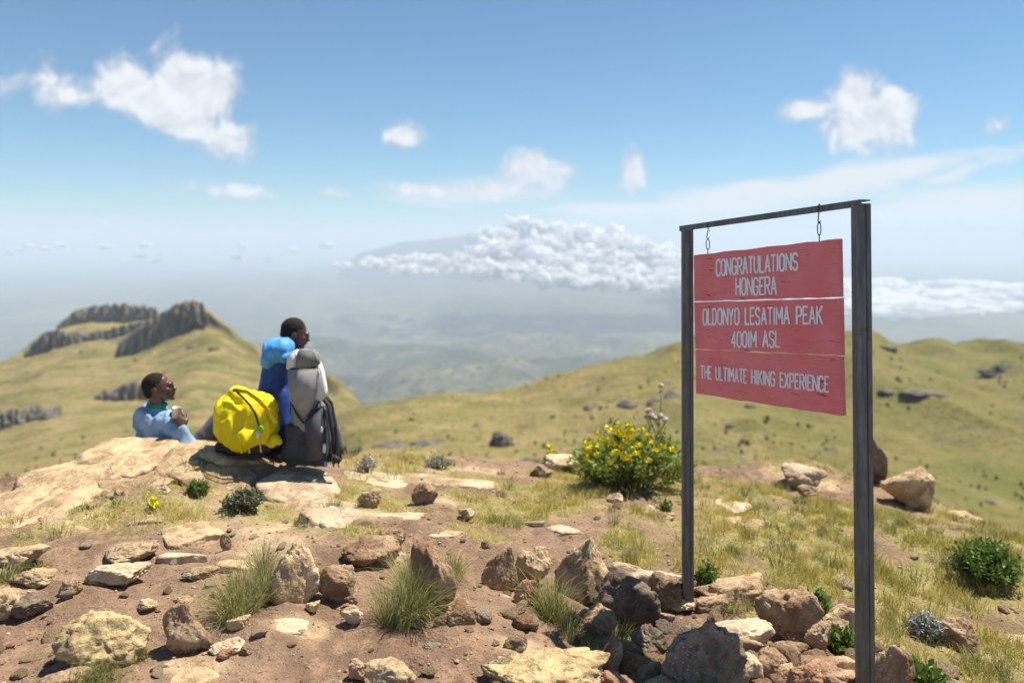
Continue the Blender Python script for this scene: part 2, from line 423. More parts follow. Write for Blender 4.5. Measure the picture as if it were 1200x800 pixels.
def cr(tab, uq, axis_x):
    # Catmull-Rom along rows with knots axis_x (approx: uniform tangents by finite differences)
    idx = np.clip(np.searchsorted(axis_x, uq, side='right')-1, 0, len(axis_x)-2)
    x0 = axis_x[idx]; x1 = axis_x[idx+1]; tt = ((uq-x0)/(x1-x0))[:, None]; hstep = (x1-x0)[:, None]
    m = np.zeros_like(tab)
    m[1:-1] = (tab[2:]-tab[:-2])/(axis_x[2:]-axis_x[:-2])[:, None]
    m[0] = (tab[1]-tab[0])/(axis_x[1]-axis_x[0]); m[-1] = (tab[-1]-tab[-2])/(axis_x[-1]-axis_x[-2])
    a, b = tab[idx], tab[idx+1]; ma, mb = m[idx]*hstep, m[idx+1]*hstep
    t2, t3 = tt*tt, tt**3
    return (2*t3-3*t2+1)*a + (t3-2*t2+tt)*ma + (-2*t3+3*t2)*b + (t3-t2)*mb
uq = np.linspace(-500, 1800, 620)
Dq = cr(np.log(DT), uq, pxs); Pq = cr(PT, uq, pxs)
tq = np.concatenate([np.linspace(0, 2, 16)[:-1], np.linspace(2, 8, 330)])
Dg = np.exp(cr(Dq.T.copy(), tq, np.arange(9.0))); Pg = cr(Pq.T.copy(), tq, np.arange(9.0))
X = (uq[None, :]-600)/F*Dg; Y = Dg; Z = CZ-(Pg-HY)/F*Dg
# roundness of slopes and rocky relief in world space
xf, yf, zf = X.ravel(), Y.ravel(), Z.ravel()
amp = np.clip(yf/1000, .0, 1.0)
zf = zf + sstep(120, 320, yf)*np.clip(xf/150+.3, 0, 1)*(7.5*(1-2*np.abs(f2(xf, yf*.45, .013, 3, 7.7)))-1.5) + amp*(5.5*f2(xf, yf, .008, 4, 3.1) + 3.0*f2(xf, yf, .03, 3, 9.1) + 1.4*np.abs(f2(xf, yf, .09, 3, 2.2)))
HV = np.column_stack([xf, yf, zf])
def hill_material():
    m, t = new_mat('moorland')
    n1 = t.noise(t.obj, .006, 5, .6); n2 = t.noise(t.obj, .03, 5, .65); n3 = t.noise(t.obj, .22, 4, .75); n4 = t.noise(t.obj, .8, 3, .7)
    c = t.mix(t.step(n1, .38, .62), (.155, .155, .050), (.275, .222, .095))
    c = t.mix(t.step(n2, .44, .64), c, (.32, .25, .125))
    c = t.mix(t.step(n2, .42, .30), c, (.125, .135, .045))
    c = t.mix(t.math('MULTIPLY', t.step(n3, .50, .62), .6), c, (.075, .085, .03))
    c = t.mix(t.math('MULTIPLY', t.step(n4, .52, .7), .6), c, (.31, .25, .11))
    sx_ = t.node('ShaderNodeSeparateXYZ'); t.put(sx_.inputs[0], t.obj)
    wet = t.math('ADD', t.math('MULTIPLY', sx_.outputs[0], .006), t.math('MULTIPLY', t.math('SUBTRACT', n2, .5), 1.6))
    c = t.mix(t.math('MULTIPLY', t.step(wet, .1, 1.1), .5), c, (.115, .130, .042))
    geo = t.node('ShaderNodeNewGeometry')
    sp = t.node('ShaderNodeSeparateXYZ'); t.put(sp.inputs[0], geo.outputs['True Normal'])
    st_ = t.math('ADD', sp.outputs[2], t.math('MULTIPLY', t.math('SUBTRACT', n3, .5), .35))
    c = t.mix(t.step(st_, .70, .52), c, (.12, .105, .09))
    pr = t.math('MULTIPLY', t.step(t.noise(t.obj, .05, 4, .6, 1.0), .60, .66), t.step(n3, .44, .54))
    c = t.mix(pr, c, (.13, .115, .10))
    t.put(t.b.inputs['Base Color'], c); t.b.inputs['Roughness'].default_value = 1
    t.b.inputs['Specular IOR Level'].default_value = 0.05
    t.put(t.b.inputs['Normal'], t.bump(t.math('ADD', n3, t.math('MULTIPLY', n4, .3)), .9, 4.0))
    return m
HILL = hill_material()
hm = raw_mesh('hills', HV, grid_faces(len(uq), len(tq)))
link('hills', hm, HILL, kind='structure', label='yellow green moorland hills and saddle below the summit')
hb = BVHTree.FromPolygons([Vector(v_) for v_ in HV.tolist()], grid_faces(len(uq), len(tq)).tolist())
def H(px, py):
    d = Vector(((px-600)/F, 1, -(py-HY)/F)).normalized()
    hit = hb.ray_cast(Vector((0, 0, CZ))+d*15, d)
    return hit[0] if hit[0] is not None else None

# ------------------------------------------------------------------ plain, foothills, far massif
def plain_material():
    m, t = new_mat('plain_soil')
    n1 = t.noise(t.obj, .00035, 6, .62); n2 = t.noise(t.obj, .0025, 6, .7); n3 = t.noise(t.obj, .012, 4, .7)
    c = t.mix(t.step(n1, .40, .62), (.045, .058, .042), (.13, .125, .085))
    c = t.mix(t.step(n2, .52, .66), c, (.20, .19, .10))
    c = t.mix(t.step(n3, .5, .62), c, (.028, .038, .026))
    t.put(t.b.inputs['Base Color'], c); t.b.inputs['Roughness'].default_value = 1
    t.b.inputs['Specular IOR Level'].default_value = 0
    t.put(t.b.inputs['Normal'], t.bump(n3, .6, 40))
    return m
aa = np.linspace(-1.25, 1.25, 420); rr = np.concatenate([np.linspace(1200, 16000, 330), 16000*np.exp(np.linspace(0.01, 2.1, 120))])
AA, RR = np.meshgrid(aa, rr); ax = (np.tan(AA)*0+np.sin(AA)*RR).ravel(); ay = (np.cos(AA)*RR).ravel(); ar = RR.ravel()
base = np.interp(ar, [1200,2500,5000,7000,9000,12500,21500,140000], [-900,-1000,-1190,-1330,-1395,-1720,-1300,-1420])
rid = 1-np.abs(f2(ax, ay, .00042, 4, 6.6)); rid2 = f2(ax, ay, .0022, 4, 1.9)
fo = sstep(2500, 4500, ar)*(1-sstep(9500, 15000, ar))
az = base + fo*(270*(rid-.58) + 70*rid2) + sstep(14000, 24000, ar)*35*f2(ax, ay, .0005, 4, 2.2)
# two forested spurs seen past the saddle
def spur(cx, cy, rx, ry, h): return h*np.exp(-((ax-cx)/rx)**2-((ay-cy)/ry)**2)
az += spur(-1600, 9300, 1500, 600, 170)+spur(-700, 6900, 1000, 400, 110)+spur(600, 10500, 1400, 500, 160)+spur(-300, 8000, 1500, 350, 90)
link('plain', raw_mesh('plain', np.column_stack([ax, ay, az]), grid_faces(len(aa), len(rr))), plain_material(), kind='structure',
     label='hazy forested foothills and plain far below')
# massif
MX, MY = (577-600)/F*24000, 24000.; MS = 24000/46000
mg = np.linspace(-24000, 24000, 300); mx, my = np.meshgrid(mg, mg); mx = mx.ravel(); my = my.ravel()
rad = np.hypot(mx, my)
skx = np.interp(mx, [-24000,-17000,-11500,-8500,-5500,-2200,-1300,-300,0,500,1500,5000,12000,24000],
                    [-6200,-5200,-4200,-950,-150,120,260,560,830,600,260,-300,-1200,-2500])
mz = -6200 + (skx+6200)*np.exp(-(my/3600)**2) + f2(mx, my, .0011, 5, 3.3)*85*np.exp(-(rad/9000)**2)
massm, t = new_mat('massif_rock'); t.put(t.b.inputs['Base Color'], t.mix(t.noise(t.obj, .001, 4, .6), (.045, .06, .045), (.09, .10, .07)))
link('far_massif', raw_mesh('far_massif', np.column_stack([mx*MS+MX, my*MS+MY, mz*MS-(1-MS)*0]), grid_faces(300, 300)), massm, kind='structure',
     label='distant blue mountain massif rising out of the cloud bank')

# ------------------------------------------------------------------ rock meshes
def ico(sub):
    bm = bmesh.new(); bmesh.ops.create_icosphere(bm, subdivisions=sub, radius=1)
    v_ = np.array([v.co[:] for v in bm.verts]); f_ = np.array([[q.index for q in f.verts] for f in bm.faces]); bm.free()
    return v_, f_
ICO = {k: ico(k) for k in (1, 2, 3, 4, 5, 6)}
def rock_shape(seed, sub=4, planes=15, p=20, rough=1.0, blocky=.0, slab=False):
    r = np.random.default_rng(seed); u_, f_ = ICO[sub]
    n = r.normal(size=(planes, 3)); n /= np.linalg.norm(n, axis=1)[:, None]
    d = r.uniform(.50, .95, planes)
    if blocky: n[:6] = np.array([[1,0,0],[-1,0,0],[0,1,0],[0,-1,0],[0,0,1],[0,0,-1]]) + r.normal(size=(6, 3))*.22; d[:6] = r.uniform(.55, .7, 6)
    if slab:
        k = 8; an = np.arange(k)*2*math.pi/k + r.uniform(-.3, .3, k)
        n = np.concatenate([np.column_stack([np.cos(an), np.sin(an), r.uniform(-.1, .5, k)]), r.normal(size=(4, 3))*[.16, .16, 0]+[0, 0, 1], [[0, 0, -1]]])
        d = np.concatenate([r.uniform(.62, .95, k), r.uniform(.22, .30, 4), [.5]])
    n /= np.linalg.norm(n, axis=1)[:, None]
    s = np.maximum(u_@n.T, 0)/d
    rad_ = ((s**p).sum(1)+.6)**(-1/p)
    off = r.uniform(0, 90); w_ = u_*rad_[:, None]
    rg = rough*(.5 if slab else 1)
    nz = .15*fbm(w_*1.8+off, 3)+.07*(1-2*np.abs(fbm(w_*4.2+off, 3)))+.035*fbm(w_*11+off, 3)+.014*fbm(w_*27+off, 2)
    ck = np.abs(fbm(w_*2.0+off+31, 2)); nz = nz-.075*np.exp(-(ck/.035)**2)
    v_ = w_*(1+rg*nz)[:, None]
    if not slab:
        lo_ = np.minimum(v_[:, 2], 0); v_[:, 0] *= 1+.30*lo_; v_[:, 1] *= 1+.30*lo_
    lo, hi = v_.min(0), v_.max(0)
    return (v_-(lo+hi)/2)/((hi-lo)/2), f_

def rock_obj(name, x0, y0, x1, y1, tone, label=None, flat=None, sub=4, seed=None, tilt=0, group=None, planes=15, cat=None, blocky=0, depth=None, at=None, lift=0, peak=0):
    g = G((x0+x1)/2, y1) if at is None else at
    d = g.y; wm = (x1-x0)*d/F; hm_ = (y1-y0)*d/F; sl_ = max((CZ-g.z)/d, .2)
    D = wm*(.8 if depth is None else depth)
    if flat is not None: Hh = max(wm*flat, .035); D = min(max((hm_-Hh)/sl_, wm*.35), wm*1.8)
    else: Hh = max(hm_-D*.8*sl_, wm*.28)
    seed = seed if seed is not None else int(x0*7+y0*13)
    v_, f_ = rock_shape(seed, max(sub, 5), planes, rough=1.0, blocky=blocky, slab=flat is not None and flat <= .2)
    ss = flat is not None and flat <= .2
    if ss: wm *= 1.12; D *= 1.25; Hh = min(Hh, .07)
    if peak:
        k_ = 1-peak*np.clip(v_[:, 2]+.3, 0, 1.3)/1.3; v_ = np.column_stack([v_[:, 0]*k_+peak*.25*v_[:, 2]*(-1 if int(x0) % 2 else 1), v_[:, 1]*k_, v_[:, 2]])
    v_ = v_*np.array([wm/2*(1.03 if ss else 1.14), D/2*(1 if ss else 1.1), Hh*(1.0 if ss else (.88 if x0 > 560 and y1 > 680 else .76))])
    c, s = math.cos(R(tilt)), math.sin(R(tilt))
    v_ = np.column_stack([v_[:, 0]*c+v_[:, 2]*s, v_[:, 1], -v_[:, 0]*s+v_[:, 2]*c])
    cy = d + D*.42; cx = (x0+x1)/2
    cxw = (cx-600)/F*cy
    zg = gh(cxw, min(cy, d+D*.3))
    me_ = raw_mesh(name, v_, tris=f_)
    o = link(name, me_, ROCK[tone])
    o.location = (cxw, cy, zg + (-Hh*.45 if ss else Hh*.36) + lift)
    if ss:
        gx_ = (gh(cxw+wm*.3, cy)-gh(cxw-wm*.3, cy))/(wm*.6); gy_ = (gh(cxw, cy+D*.3)-gh(cxw, cy-D*.3))/(D*.6)
        o.rotation_euler = (math.atan(max(gy_, -.2)), -math.atan(gx_), 0); o.location.z = gh(cxw, cy)-Hh*.42
    o['category'] = cat or ('slab' if 'slab' in name else 'rock')
    o['label'] = label or 'stone'
    if group: o['group'] = group
    return o

ROCKS = [
 # x0,y0,x1,y1,tone,name,label,opts
 (75,708,163,792,'gold','boulder','large rounded ochre boulder with a dark undercut at the bottom left',dict(sub=5)),
 (181,708,249,772,'brown','boulder','dark pointed brown rock with a pale lit right edge',dict(sub=5,planes=8,tilt=8,peak=.55,depth=.5)),
 (18,662,61,690,'tan','rock','tan topped rock above the dark rock at the left edge',{}),
 (14,693,58,723,'dark','rock','dark low rock just below a tan one at the left',{}),
 (70,678,92,703,'brown','rock','small upright brown rock left of the double slab',{}),
 (124,626,178,662,'tan','rock_slab','upper piece of the cracked double slab on the left',dict(sub=4,flat=.28)),
 (107,652,168,686,'pale','rock_slab','lower brighter piece of the cracked double slab',dict(flat=.25)),
 (188,602,262,640,'tan','rock_slab','broad flat tan slab behind the long thin stone',dict(flat=.13,sub=5)),
 (213,661,255,681,'tan','stone','long thin tan stone lying on bare dirt',dict(flat=.25,tilt=-6)),
 (163,702,184,717,'tan','stone','small pale stone behind the ochre boulder',{}),
 (207,696,226,711,'brown','stone','small stone behind the dark pointed rock',{}),
 (252,717,270,739,'brown','stone','small upright stone at the back of the cluster',{}),
 (268,721,291,749,'tan','stone','blocky tan stone right of the cluster back',dict(blocky=1)),
 (249,744,284,770,'pale','stone','pale rounded stone on top of the small cluster',{}),
 (254,762,271,779,'red','stone','small reddish stone in front of the cluster',{}),
 (281,754,296,771,'brown','stone','tiny brown stone at the right of the cluster',{}),
 (172,567,199,585,'pale','rock','pinkish stone standing on the tan bedrock at left',{}),
 (-15,633,50,668,'tan','rock','low tan rock half cut off at the left edge',dict(flat=.3)),
 (-20,690,18,728,'tan','rock','pale rock at the far left frame edge',{}),
 (50,778,100,815,'brown','boulder','dark round rock at the bottom left frame edge',{}),
 (175,763,255,815,'tan','rock_slab','light tan slab embedded at the bottom of the frame',dict(flat=.12,sub=5)),
 (134,573,145,586,'brown','stone','small brown stone on the slab left of the pinkish stone',{}),
 (104,588,122,598,'dark','stone','dark flat little stone at the slab edge',{}),
 (258,626,270,645,'brown','stone','small brown stone right of the broad flat slab',{}),
 (314,634,375,716,'tan','boulder','upright tan boulder with a grass tuft on its left',dict(sub=5,planes=9,tilt=-6,peak=.45)),
 (374,658,413,706,'brown','rock','brown leaning rock right of the upright tan boulder',dict(tilt=-12,planes=8)),
 (404,696,419,709,'brown','stone','small brown stone at the foot of the leaning rock',{}),
 (400,708,424,732,'pale','stone','round pale stone in front of the leaning rock',{}),
 (304,718,363,746,'pale','rock_slab','flat pale stone in front of the upright tan boulder',dict(flat=.15)),
 (359,704,374,718,'tan','stone','small tan stone touching the upright boulder',{}),
 (403,626,467,663,'brown','rock','wide brown rock with a dark left face mid ground',dict(planes=8)),
 (444,617,474,636,'brown','stone','small brown stone perched behind the wide brown rock',{}),
 (485,634,534,722,'brown','boulder','tall lumpy brown boulder with grass behind its left side',dict(sub=5,tilt=-6)),
 (520,700,556,741,'brown','rock','low crumbly rock at the right foot of the lumpy boulder',{}),
 (496,751,516,769,'dark','stone','dark little shard on bare dirt',dict(planes=6)),
 (430,765,486,812,'tan','rock','tan lump at the bottom edge left of centre',{}),
 (410,770,432,796,'brown','stone','small brown stone left of the tan bottom lump',{}),
 (288,609,340,638,'tan','rock_slab','flat tan slab left of the big pale slab',dict(flat=.13)),
 (308,543,400,590,'pale','rock_slab','big pale slab just below the grey backpack',dict(flat=.16,sub=5)),
 (352,565,436,622,'pale','rock_slab','big sloping pale slab running towards the mid ground',dict(flat=.2,sub=5,tilt=12)),
 (484,564,512,595,'brown','rock','rough little rock in the grass below the backpack',{}),
 (420,571,446,596,'tan','stone','tan stone in the grass right of the sloping slab',{}),
 (539,594,556,608,'pale','stone','small pale stone at the edge of the yellow grass',{}),
 (400,540,490,570,'pale','rock_slab','long pale slab right of the backpacks',dict(flat=.08,sub=5)),
 (480,542,585,572,'pale','rock_slab','pinkish slab on the ridge near the middle',dict(flat=.07,sub=5)),
 (566,640,608,692,'brown','rock','angular rock with a dark left face and lit right edge',dict(planes=8,tilt=8,peak=.5)),
 (605,641,642,684,'tan','rock','tan rock beside the angular rock',dict(tilt=10)),
 (603,680,630,713,'red','rock','dark rounded rock in front of the tan rock',{}),
 (574,689,604,717,'tan','stone','low tan stone in front of the angular rock',dict(flat=.2)),
 (650,630,719,708,'tan','boulder','big triangular boulder lit on top beside a grass clump',dict(sub=5,planes=9,tilt=6,peak=.55)),
 (697,664,766,734,'dark','boulder','big dark boulder right of the triangular one',dict(sub=5)),
 (716,656,802,704,'pale','rock_slab','light slab behind the dark boulder at the post',dict(sub=5,flat=.35)),
 (762,672,801,716,'brown','rock','rounded brown rock left of the thin post foot',{}),
 (776,697,812,717,'tan','stone','small tan stone at the thin post foot',{}),
 (754,712,776,736,'brown','stone','left of two small stones in the pile',{}),
 (768,716,790,738,'brown','stone','right of two small stones in the pile',{}),
 (776,713,866,822,'dark','boulder','huge dark boulder in the sign shadow',dict(sub=6,blocky=1,depth=.7)),
 (742,732,780,768,'dark','rock','dark rock left of the huge shaded boulder',{}),
 (674,706,716,752,'brown','rock','elongated leaning brown rock among green grass',dict(tilt=30)),
 (697,746,727,792,'brown','rock','half shaded rock below the leaning brown rock',dict(tilt=20)),
 (568,741,712,835,'gold','boulder','big flat topped ochre boulder at the bottom edge',dict(sub=6,flat=.22)),
 (640,531,681,553,'pale','rock','whitish rock on the ridge beside small yellow flowers',{}),
 (622,542,648,559,'brown','stone','brown stone with a dark side in front of the whitish rock',{}),
 (754,583,788,609,'tan','rock_slab','flat tan stone in the grass right of the yellow bush',dict(flat=.25)),
 (712,577,729,593,'pale','stone','small pale stone below the yellow bush',{}),
 (700,783,745,825,'red','rock','reddish stone at the bottom edge of the pile',{}),
 (740,788,795,830,'brown','rock','brown stone at the bottom edge under the dark boulder',{}),
 (814,662,896,712,'tan','boulder','big rounded tan boulder right of the thin post',dict(sub=5)),
 (816,696,854,723,'brown','rock','squarish brown rock under the big tan boulder',dict(blocky=1)),
 (895,686,957,752,'brown','boulder','cracked brown boulder at the middle of the pile',dict(sub=5,blocky=1)),
 (830,714,902,762,'pale','rock_slab','light slab lying under the cracked boulder',dict(sub=5,flat=.3)),
 (843,735,892,772,'pale','rock','whitish rounded rock below the light slab',{}),
 (961,705,1005,757,'tan','rock','tilted long tan rock left of the thick post',dict(tilt=35)),
 (943,728,975,767,'brown','rock','dark holed rock between the cracked and tilted ones',{}),
 (899,745,946,777,'brown','rock','wedge shaped rock under the cracked boulder',dict(planes=7)),
 (874,756,922,806,'brown','rock','angular brown rock below the wedge shaped one',dict(planes=8)),
 (859,765,895,812,'pale','rock','pale tapering stone right of the huge boulder',dict(tilt=-14)),
 (934,761,1004,808,'brown','rock','wide rounded brown rock at the thick post foot',dict(sub=5)),
 (928,774,964,812,'red','rock','reddish brown stone at the bottom edge of the pile',{}),
 (960,783,995,812,'brown','rock','small brown stone at the bottom left of the thick post',{}),
 (905,776,934,806,'tan','stone','small tan stone wedged in the pile',{}),
 (1023,754,1064,812,'brown','rock','sloping brown rock right of the thick post',dict(tilt=25)),
 (1058,774,1102,802,'tan','rock','low tan rock at the bottom right of the thick post',{}),
 (1047,759,1069,776,'brown','stone','small brown stone right of the thick post',{}),
 (1094,718,1140,762,'brown','rock','crumbly brown rock beside the silvery cushion plant',{}),
 (1018,516,1038,570,'dark','boulder','tall dark rock on the ridge behind the thick post',dict(planes=9)),
 (1035,542,1087,594,'tan','boulder','rounded rock with a dark lower side on the right ridge',dict(sub=5)),
 (916,539,966,572,'pale','rock','pale lump on the ridge between the posts',dict(sub=5)),
 (938,566,962,582,'brown','stone','brown stone under the pale ridge lump',{}),
 (836,574,880,600,'pale','rock_slab','worn pale ledge in the grass right of the thin post',dict(flat=.12)),
 (850,596,905,618,'tan','rock_slab','lower worn ledge in the grass between the posts',dict(flat=.12)),
 (1112,590,1146,612,'tan','rock_slab','flat stone at the right brow of the summit',dict(flat=.25)),
 (1168,630,1205,644,'pale','rock_slab','pale flat stone at the right frame edge',dict(flat=.2)),
 (1160,734,1215,758,'tan','rock_slab','long tan slab at the lower right frame edge',dict(flat=.18)),
 (731,533,772,568,'pale','rock','pale grey rock inside the yellow flowering bush',{}),
 (0,604,56,624,'tan','rock_slab','embedded tan slab at the left frame edge under the bedrock',dict(flat=.1)),(186,640,240,656,'pale','rock_slab','thin embedded slab just below the broad flat tan slab',dict(flat=.1)),(255,650,300,668,'tan','rock_slab','embedded tan slab left of the upright tan boulder',dict(flat=.1)),(440,640,484,658,'tan','rock_slab','embedded tan slab between the wide brown rock and the lumpy boulder',dict(flat=.1)),(100,668,150,684,'tan','rock_slab','embedded slab just in front of the double slab',dict(flat=.1)),
 (60,600,120,622,'tan','rock_slab','embedded tan slab below the straw grass at left',dict(flat=.1)),(440,590,500,612,'pale','rock_slab','embedded pale slab below the rough little rock',dict(flat=.1)),(330,578,372,600,'tan','rock_slab','embedded tan slab beside the grey green cushion plant',dict(flat=.1)),
 (150,598,190,614,'pale','rock_slab','small embedded slab above the double slab',dict(flat=.1)),(500,612,548,632,'tan','rock_slab','embedded tan slab behind the lumpy brown boulder',dict(flat=.12)),(1000,600,1045,618,'tan','rock_slab','embedded slab in the grass behind the thick post',dict(flat=.1)),
 (640,610,690,628,'pale','rock_slab','embedded pale slab right of the stick',dict(flat=.1)),
 # bedrock slabs, top left
 (-20,560,120,606,'tan','rock_slab','wide bedrock slab sloping down to the left edge',dict(flat=.06,sub=5)),
 (20,540,150,582,'tan','rock_slab','bedrock slab on the left brow of the summit',dict(flat=.07,sub=5)),
 (88,521,196,560,'tan','rock_slab','highest bedrock slab in front of the man in light blue',dict(flat=.09,sub=5)),
 (168,527,250,560,'tan','rock_slab','bedrock slab left of the yellow backpack',dict(flat=.09,sub=5)),
 (236,524,318,552,'tan','rock_slab','bedrock slab under the yellow backpack',dict(flat=.07,sub=5)),
 (110,552,200,586,'tan','rock_slab','middle bedrock slab below the highest one',dict(flat=.07,sub=5)),
 (205,548,300,574,'tan','rock_slab','bedrock slab with green plants at its edge',dict(flat=.06,sub=5)),
]
REFS = [((r_[0]+r_[2])/2, (r_[1]+r_[3])/2, r_[6]) for r_ in ROCKS]
STOP = {'the','a','of','on','in','at','by','with','to','behind','below','and','just','its','left','right','like','half','under','inside','near','beside','small'}
SMALL = []
def short(lab):
    wd = lab.replace('just ', '').split()[:7]
    while len(wd) > 2 and wd[-1] in STOP: wd.pop()
    return ' '.join(wd)
def note_small(o, px, py, tone_, size_): SMALL.append((o, px, py, tone_, size_))
def label_small():
    by = {}
    for (o, px, py, tn, sz) in SMALL:
        d_, rx_, ry_, lab = min((math.hypot(px-a, (py-b)*1.6), a, b, l) for a, b, l in REFS)
        dx, dy = px-rx_, (py-ry_)*1.6
        rel = ('right of' if dx > 0 else 'left of') if abs(dx) > abs(dy) else ('in front of' if dy > 0 else 'behind')
        by.setdefault((tn, o.name.split('.')[0], rel, lab), []).append((d_, o, sz))
    for (tn, nm_, rel, lab), L_ in by.items():
        L_.sort(key=lambda q_: q_[0])
        for i, (d_, o, sz) in enumerate(L_):
            pre = '' if len(L_) == 1 else ['nearest ', 'second nearest ', 'third nearest ', 'fourth nearest ', 'fifth nearest ', 'sixth nearest ', 'seventh nearest ', 'eighth nearest '][min(i, 7)]
            o['label'] = f"{pre}little {tn} {nm_} {rel} the {short(lab)}"
for (x0, y0, x1, y1, tone, nm, lab, op) in ROCKS:
    rock_obj(nm, x0, y0, x1, y1, tone, lab, **op)

# scattered small stones (objects sharing a few meshes)
def ndens(px, py):
    g = G(px, py); a, b, c = grass_field(np.array([g.x]), np.array([g.y])); return g, float(a[0])
PROTO = []
for k in range(9):
    v_, f_ = rock_shape(900+k, 3, 9, p=26, rough=1.2)
    for tn in ('tan', 'brown', 'pale', 'tan'):
        me_ = raw_mesh('stone', v_, tris=f_); me_.materials.append(ROCK[tn]); PROTO.append(me_)
PROTO_R = []
for k in range(8):
    v_, f_ = rock_shape(950+k, 4, 14)
    me_ = raw_mesh('rock', v_, tris=f_); me_.materials.append(ROCK[['tan', 'brown', 'pale', 'brown', 'dark', 'tan', 'red', 'brown'][k]]); PROTO_R.append(me_)
TONE = {m_.name: m_.name for m_ in []}
cnt = 0
while cnt < 120:
    px = random.uniform(-10, 1210); py = 560 + 250*random.random()**.8
    if py < np.interp(px, [0, 130, 400, 1000, 1200], [585, 560, 560, 590, 640]): continue
    g, de = ndens(px, py)
    if random.random() < de*.75: continue
    s = random.uniform(.010, .026)*(1.0 + 1.1*(random.random()**3))
    pr = (700 < px < 1010 and py > 640)
    o = bpy.data.objects.new('stone', random.choice(PROTO)); COL.objects.link(o)
    o.location = (g.x, g.y, gd(g.x, g.y)+s*.25)
    o.scale = (s*random.uniform(.9, 1.5), s*random.uniform(.8, 1.2), s*random.uniform(.5, .85))
    o.rotation_euler = (random.uniform(-.3, .3), random.uniform(-.3, .3), random.uniform(0, 6.28))
    o['category'] = 'stone'
    if de > .35: o['label'] = 'small stone lying among the short grass'; o['group'] = 'small stones in the grass'
    elif px < 560: o['label'] = 'small loose stone on the bare dirt left of centre'; o['group'] = 'small loose stones on the left dirt'
    else: o['label'] = 'small loose stone on the dirt around the sign'; o['group'] = 'small loose stones around the sign'
    note_small(o, px, py, {'tan_rock': 'tan', 'brown_rock': 'brown', 'pale_rock': 'pale'}[o.data.materials[0].name], 0); o['label'] = 'stone'
    cnt += 1

pk = 0
while pk < 88:
    px = random.uniform(560, 1120); py = random.uniform(680, 815)
    if pk >= 60: px = random.uniform(690, 1010); py = random.uniform(705, 815)
    if py < 700 and px < 680: continue
    if px > 1010 and py < 745: continue
    g = G(px, py); s = random.uniform(.028, .065) if pk < 60 else random.uniform(.045, .085)
    o = bpy.data.objects.new('rock', PROTO_R[pk % len(PROTO_R)]); COL.objects.link(o)
    o.location = (g.x, g.y, gd(g.x, g.y)+s*.3)
    o.scale = (s*random.uniform(.9, 1.4), s*random.uniform(.8, 1.2), s*random.uniform(.6, 1.0))
    o.rotation_euler = (random.uniform(-.4, .4), random.uniform(-.4, .4), random.uniform(0, 6.28))
    o['category'] = 'rock'; o['label'] = 'small rock filling the pile around the sign posts'; o['group'] = 'small rocks filling the pile'
    note_small(o, px, py, o.data.materials[0].name.split('_')[0], 0)
    pk += 1

label_small()
# pebbles and gravel
N = 17000
qx = rng.uniform(-4.2, 4.6, N); qy = 2.0 + 5.0*rng.random(N)**1.25
a_, b_, c_ = grass_field(qx, qy)
keep = rng.random(N) > a_*.8
keep &= (np.abs(qx) < qy*.80)
keep &= f2(qx, qy, 1.4, 3, 12.0) > rng.uniform(-1.0, .35, N)
qx, qy = qx[keep], qy[keep]; N = len(qx)
qz = ground_h(qx, qy)
bu, bf = ICO[1]
s = rng.uniform(.0022, .0062, N)*(1+1.6*rng.random(N)**5)
V = bu[None]*(1+.3*rng.normal(size=(N, len(bu), 1)).clip(-1, 1))*np.stack([s*rng.uniform(.8, 1.4, N), s, s*rng.uniform(.5, .9, N)], -1)[:, None, :]
V = V + np.column_stack([qx, qy, qz+s*.3])[:, None, :]
T = (bf[None]+(np.arange(N)*len(bu))[:, None, None]).reshape(-1, 3)
pm, t = new_mat('gravel')
sh = attribute(t, 'shade')
t.put(t.b.inputs['Base Color'], t.mix(sh, (.17, .105, .068), (.48, .37, .25)))
me = raw_mesh('gravel', V.reshape(-1, 3), tris=T, smooth=False)
attr(me, 'shade', np.repeat(rng.random(N)**1.3, len(bu)))
link('gravel', me, pm, kind='stuff', label='fine gravel scattered over the dirt', category='gravel')

# ------------------------------------------------------------------ grass
def blades(x, y, z, h, wdt, lean, laz, curl=.5):
    n = len(x); dx, dy = np.cos(laz), np.sin(laz)
    fa = rng.uniform(0, 6.283, n); wx, wy = np.cos(fa)*wdt, np.sin(fa)*wdt
    l1 = lean*h*.35; l2 = lean*h
    zt = h*np.sqrt(np.clip(1-(lean*.75)**2, .08, 1))
    base = np.column_stack([x, y, z])
    def at(l, zz): return base + np.column_stack([dx*l, dy*l, zz])
    W = np.column_stack([wx, wy, np.zeros(n)])
    v0 = at(0*l1, -0.01+0*h)-W; v1 = at(0*l1, -0.01+0*h)+W; mid = at(l1, zt*.55); v2 = mid-W*.8; v3 = mid+W*.8; v4 = at(l2, zt)
    V = np.stack([v0, v1, v2, v3, v4], 1).reshape(-1, 3)
    b = (np.arange(n)*5)[:, None]
    return V, b+np.array([[0, 1, 3, 2]]), b+np.array([[2, 3, 4]])
def grass_material(name, a, b, c, trans=.35):
    m, t = new_mat(name)
    at_ = attribute(t, 'shade')
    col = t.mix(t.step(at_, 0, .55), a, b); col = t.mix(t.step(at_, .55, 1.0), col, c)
    t.put(t.b.inputs['Base Color'], col); t.b.inputs['Roughness'].default_value = .6
    tr = t.node('ShaderNodeBsdfTranslucent'); t.put(tr.inputs[0], col)
    mx_ = t.node('ShaderNodeMixShader'); mx_.inputs[0].default_value = trans
    t.l.new(t.b.outputs[0], mx_.inputs[1]); t.l.new(tr.outputs[0], mx_.inputs[2])
    out = [n for n in t.n if n.type == 'OUTPUT_MATERIAL'][0]; t.l.new(mx_.outputs[0], out.inputs[0])
    return m
GRASS = grass_material('short_grass', (.24, .24, .045), (.54, .46, .125), (.74, .61, .31))
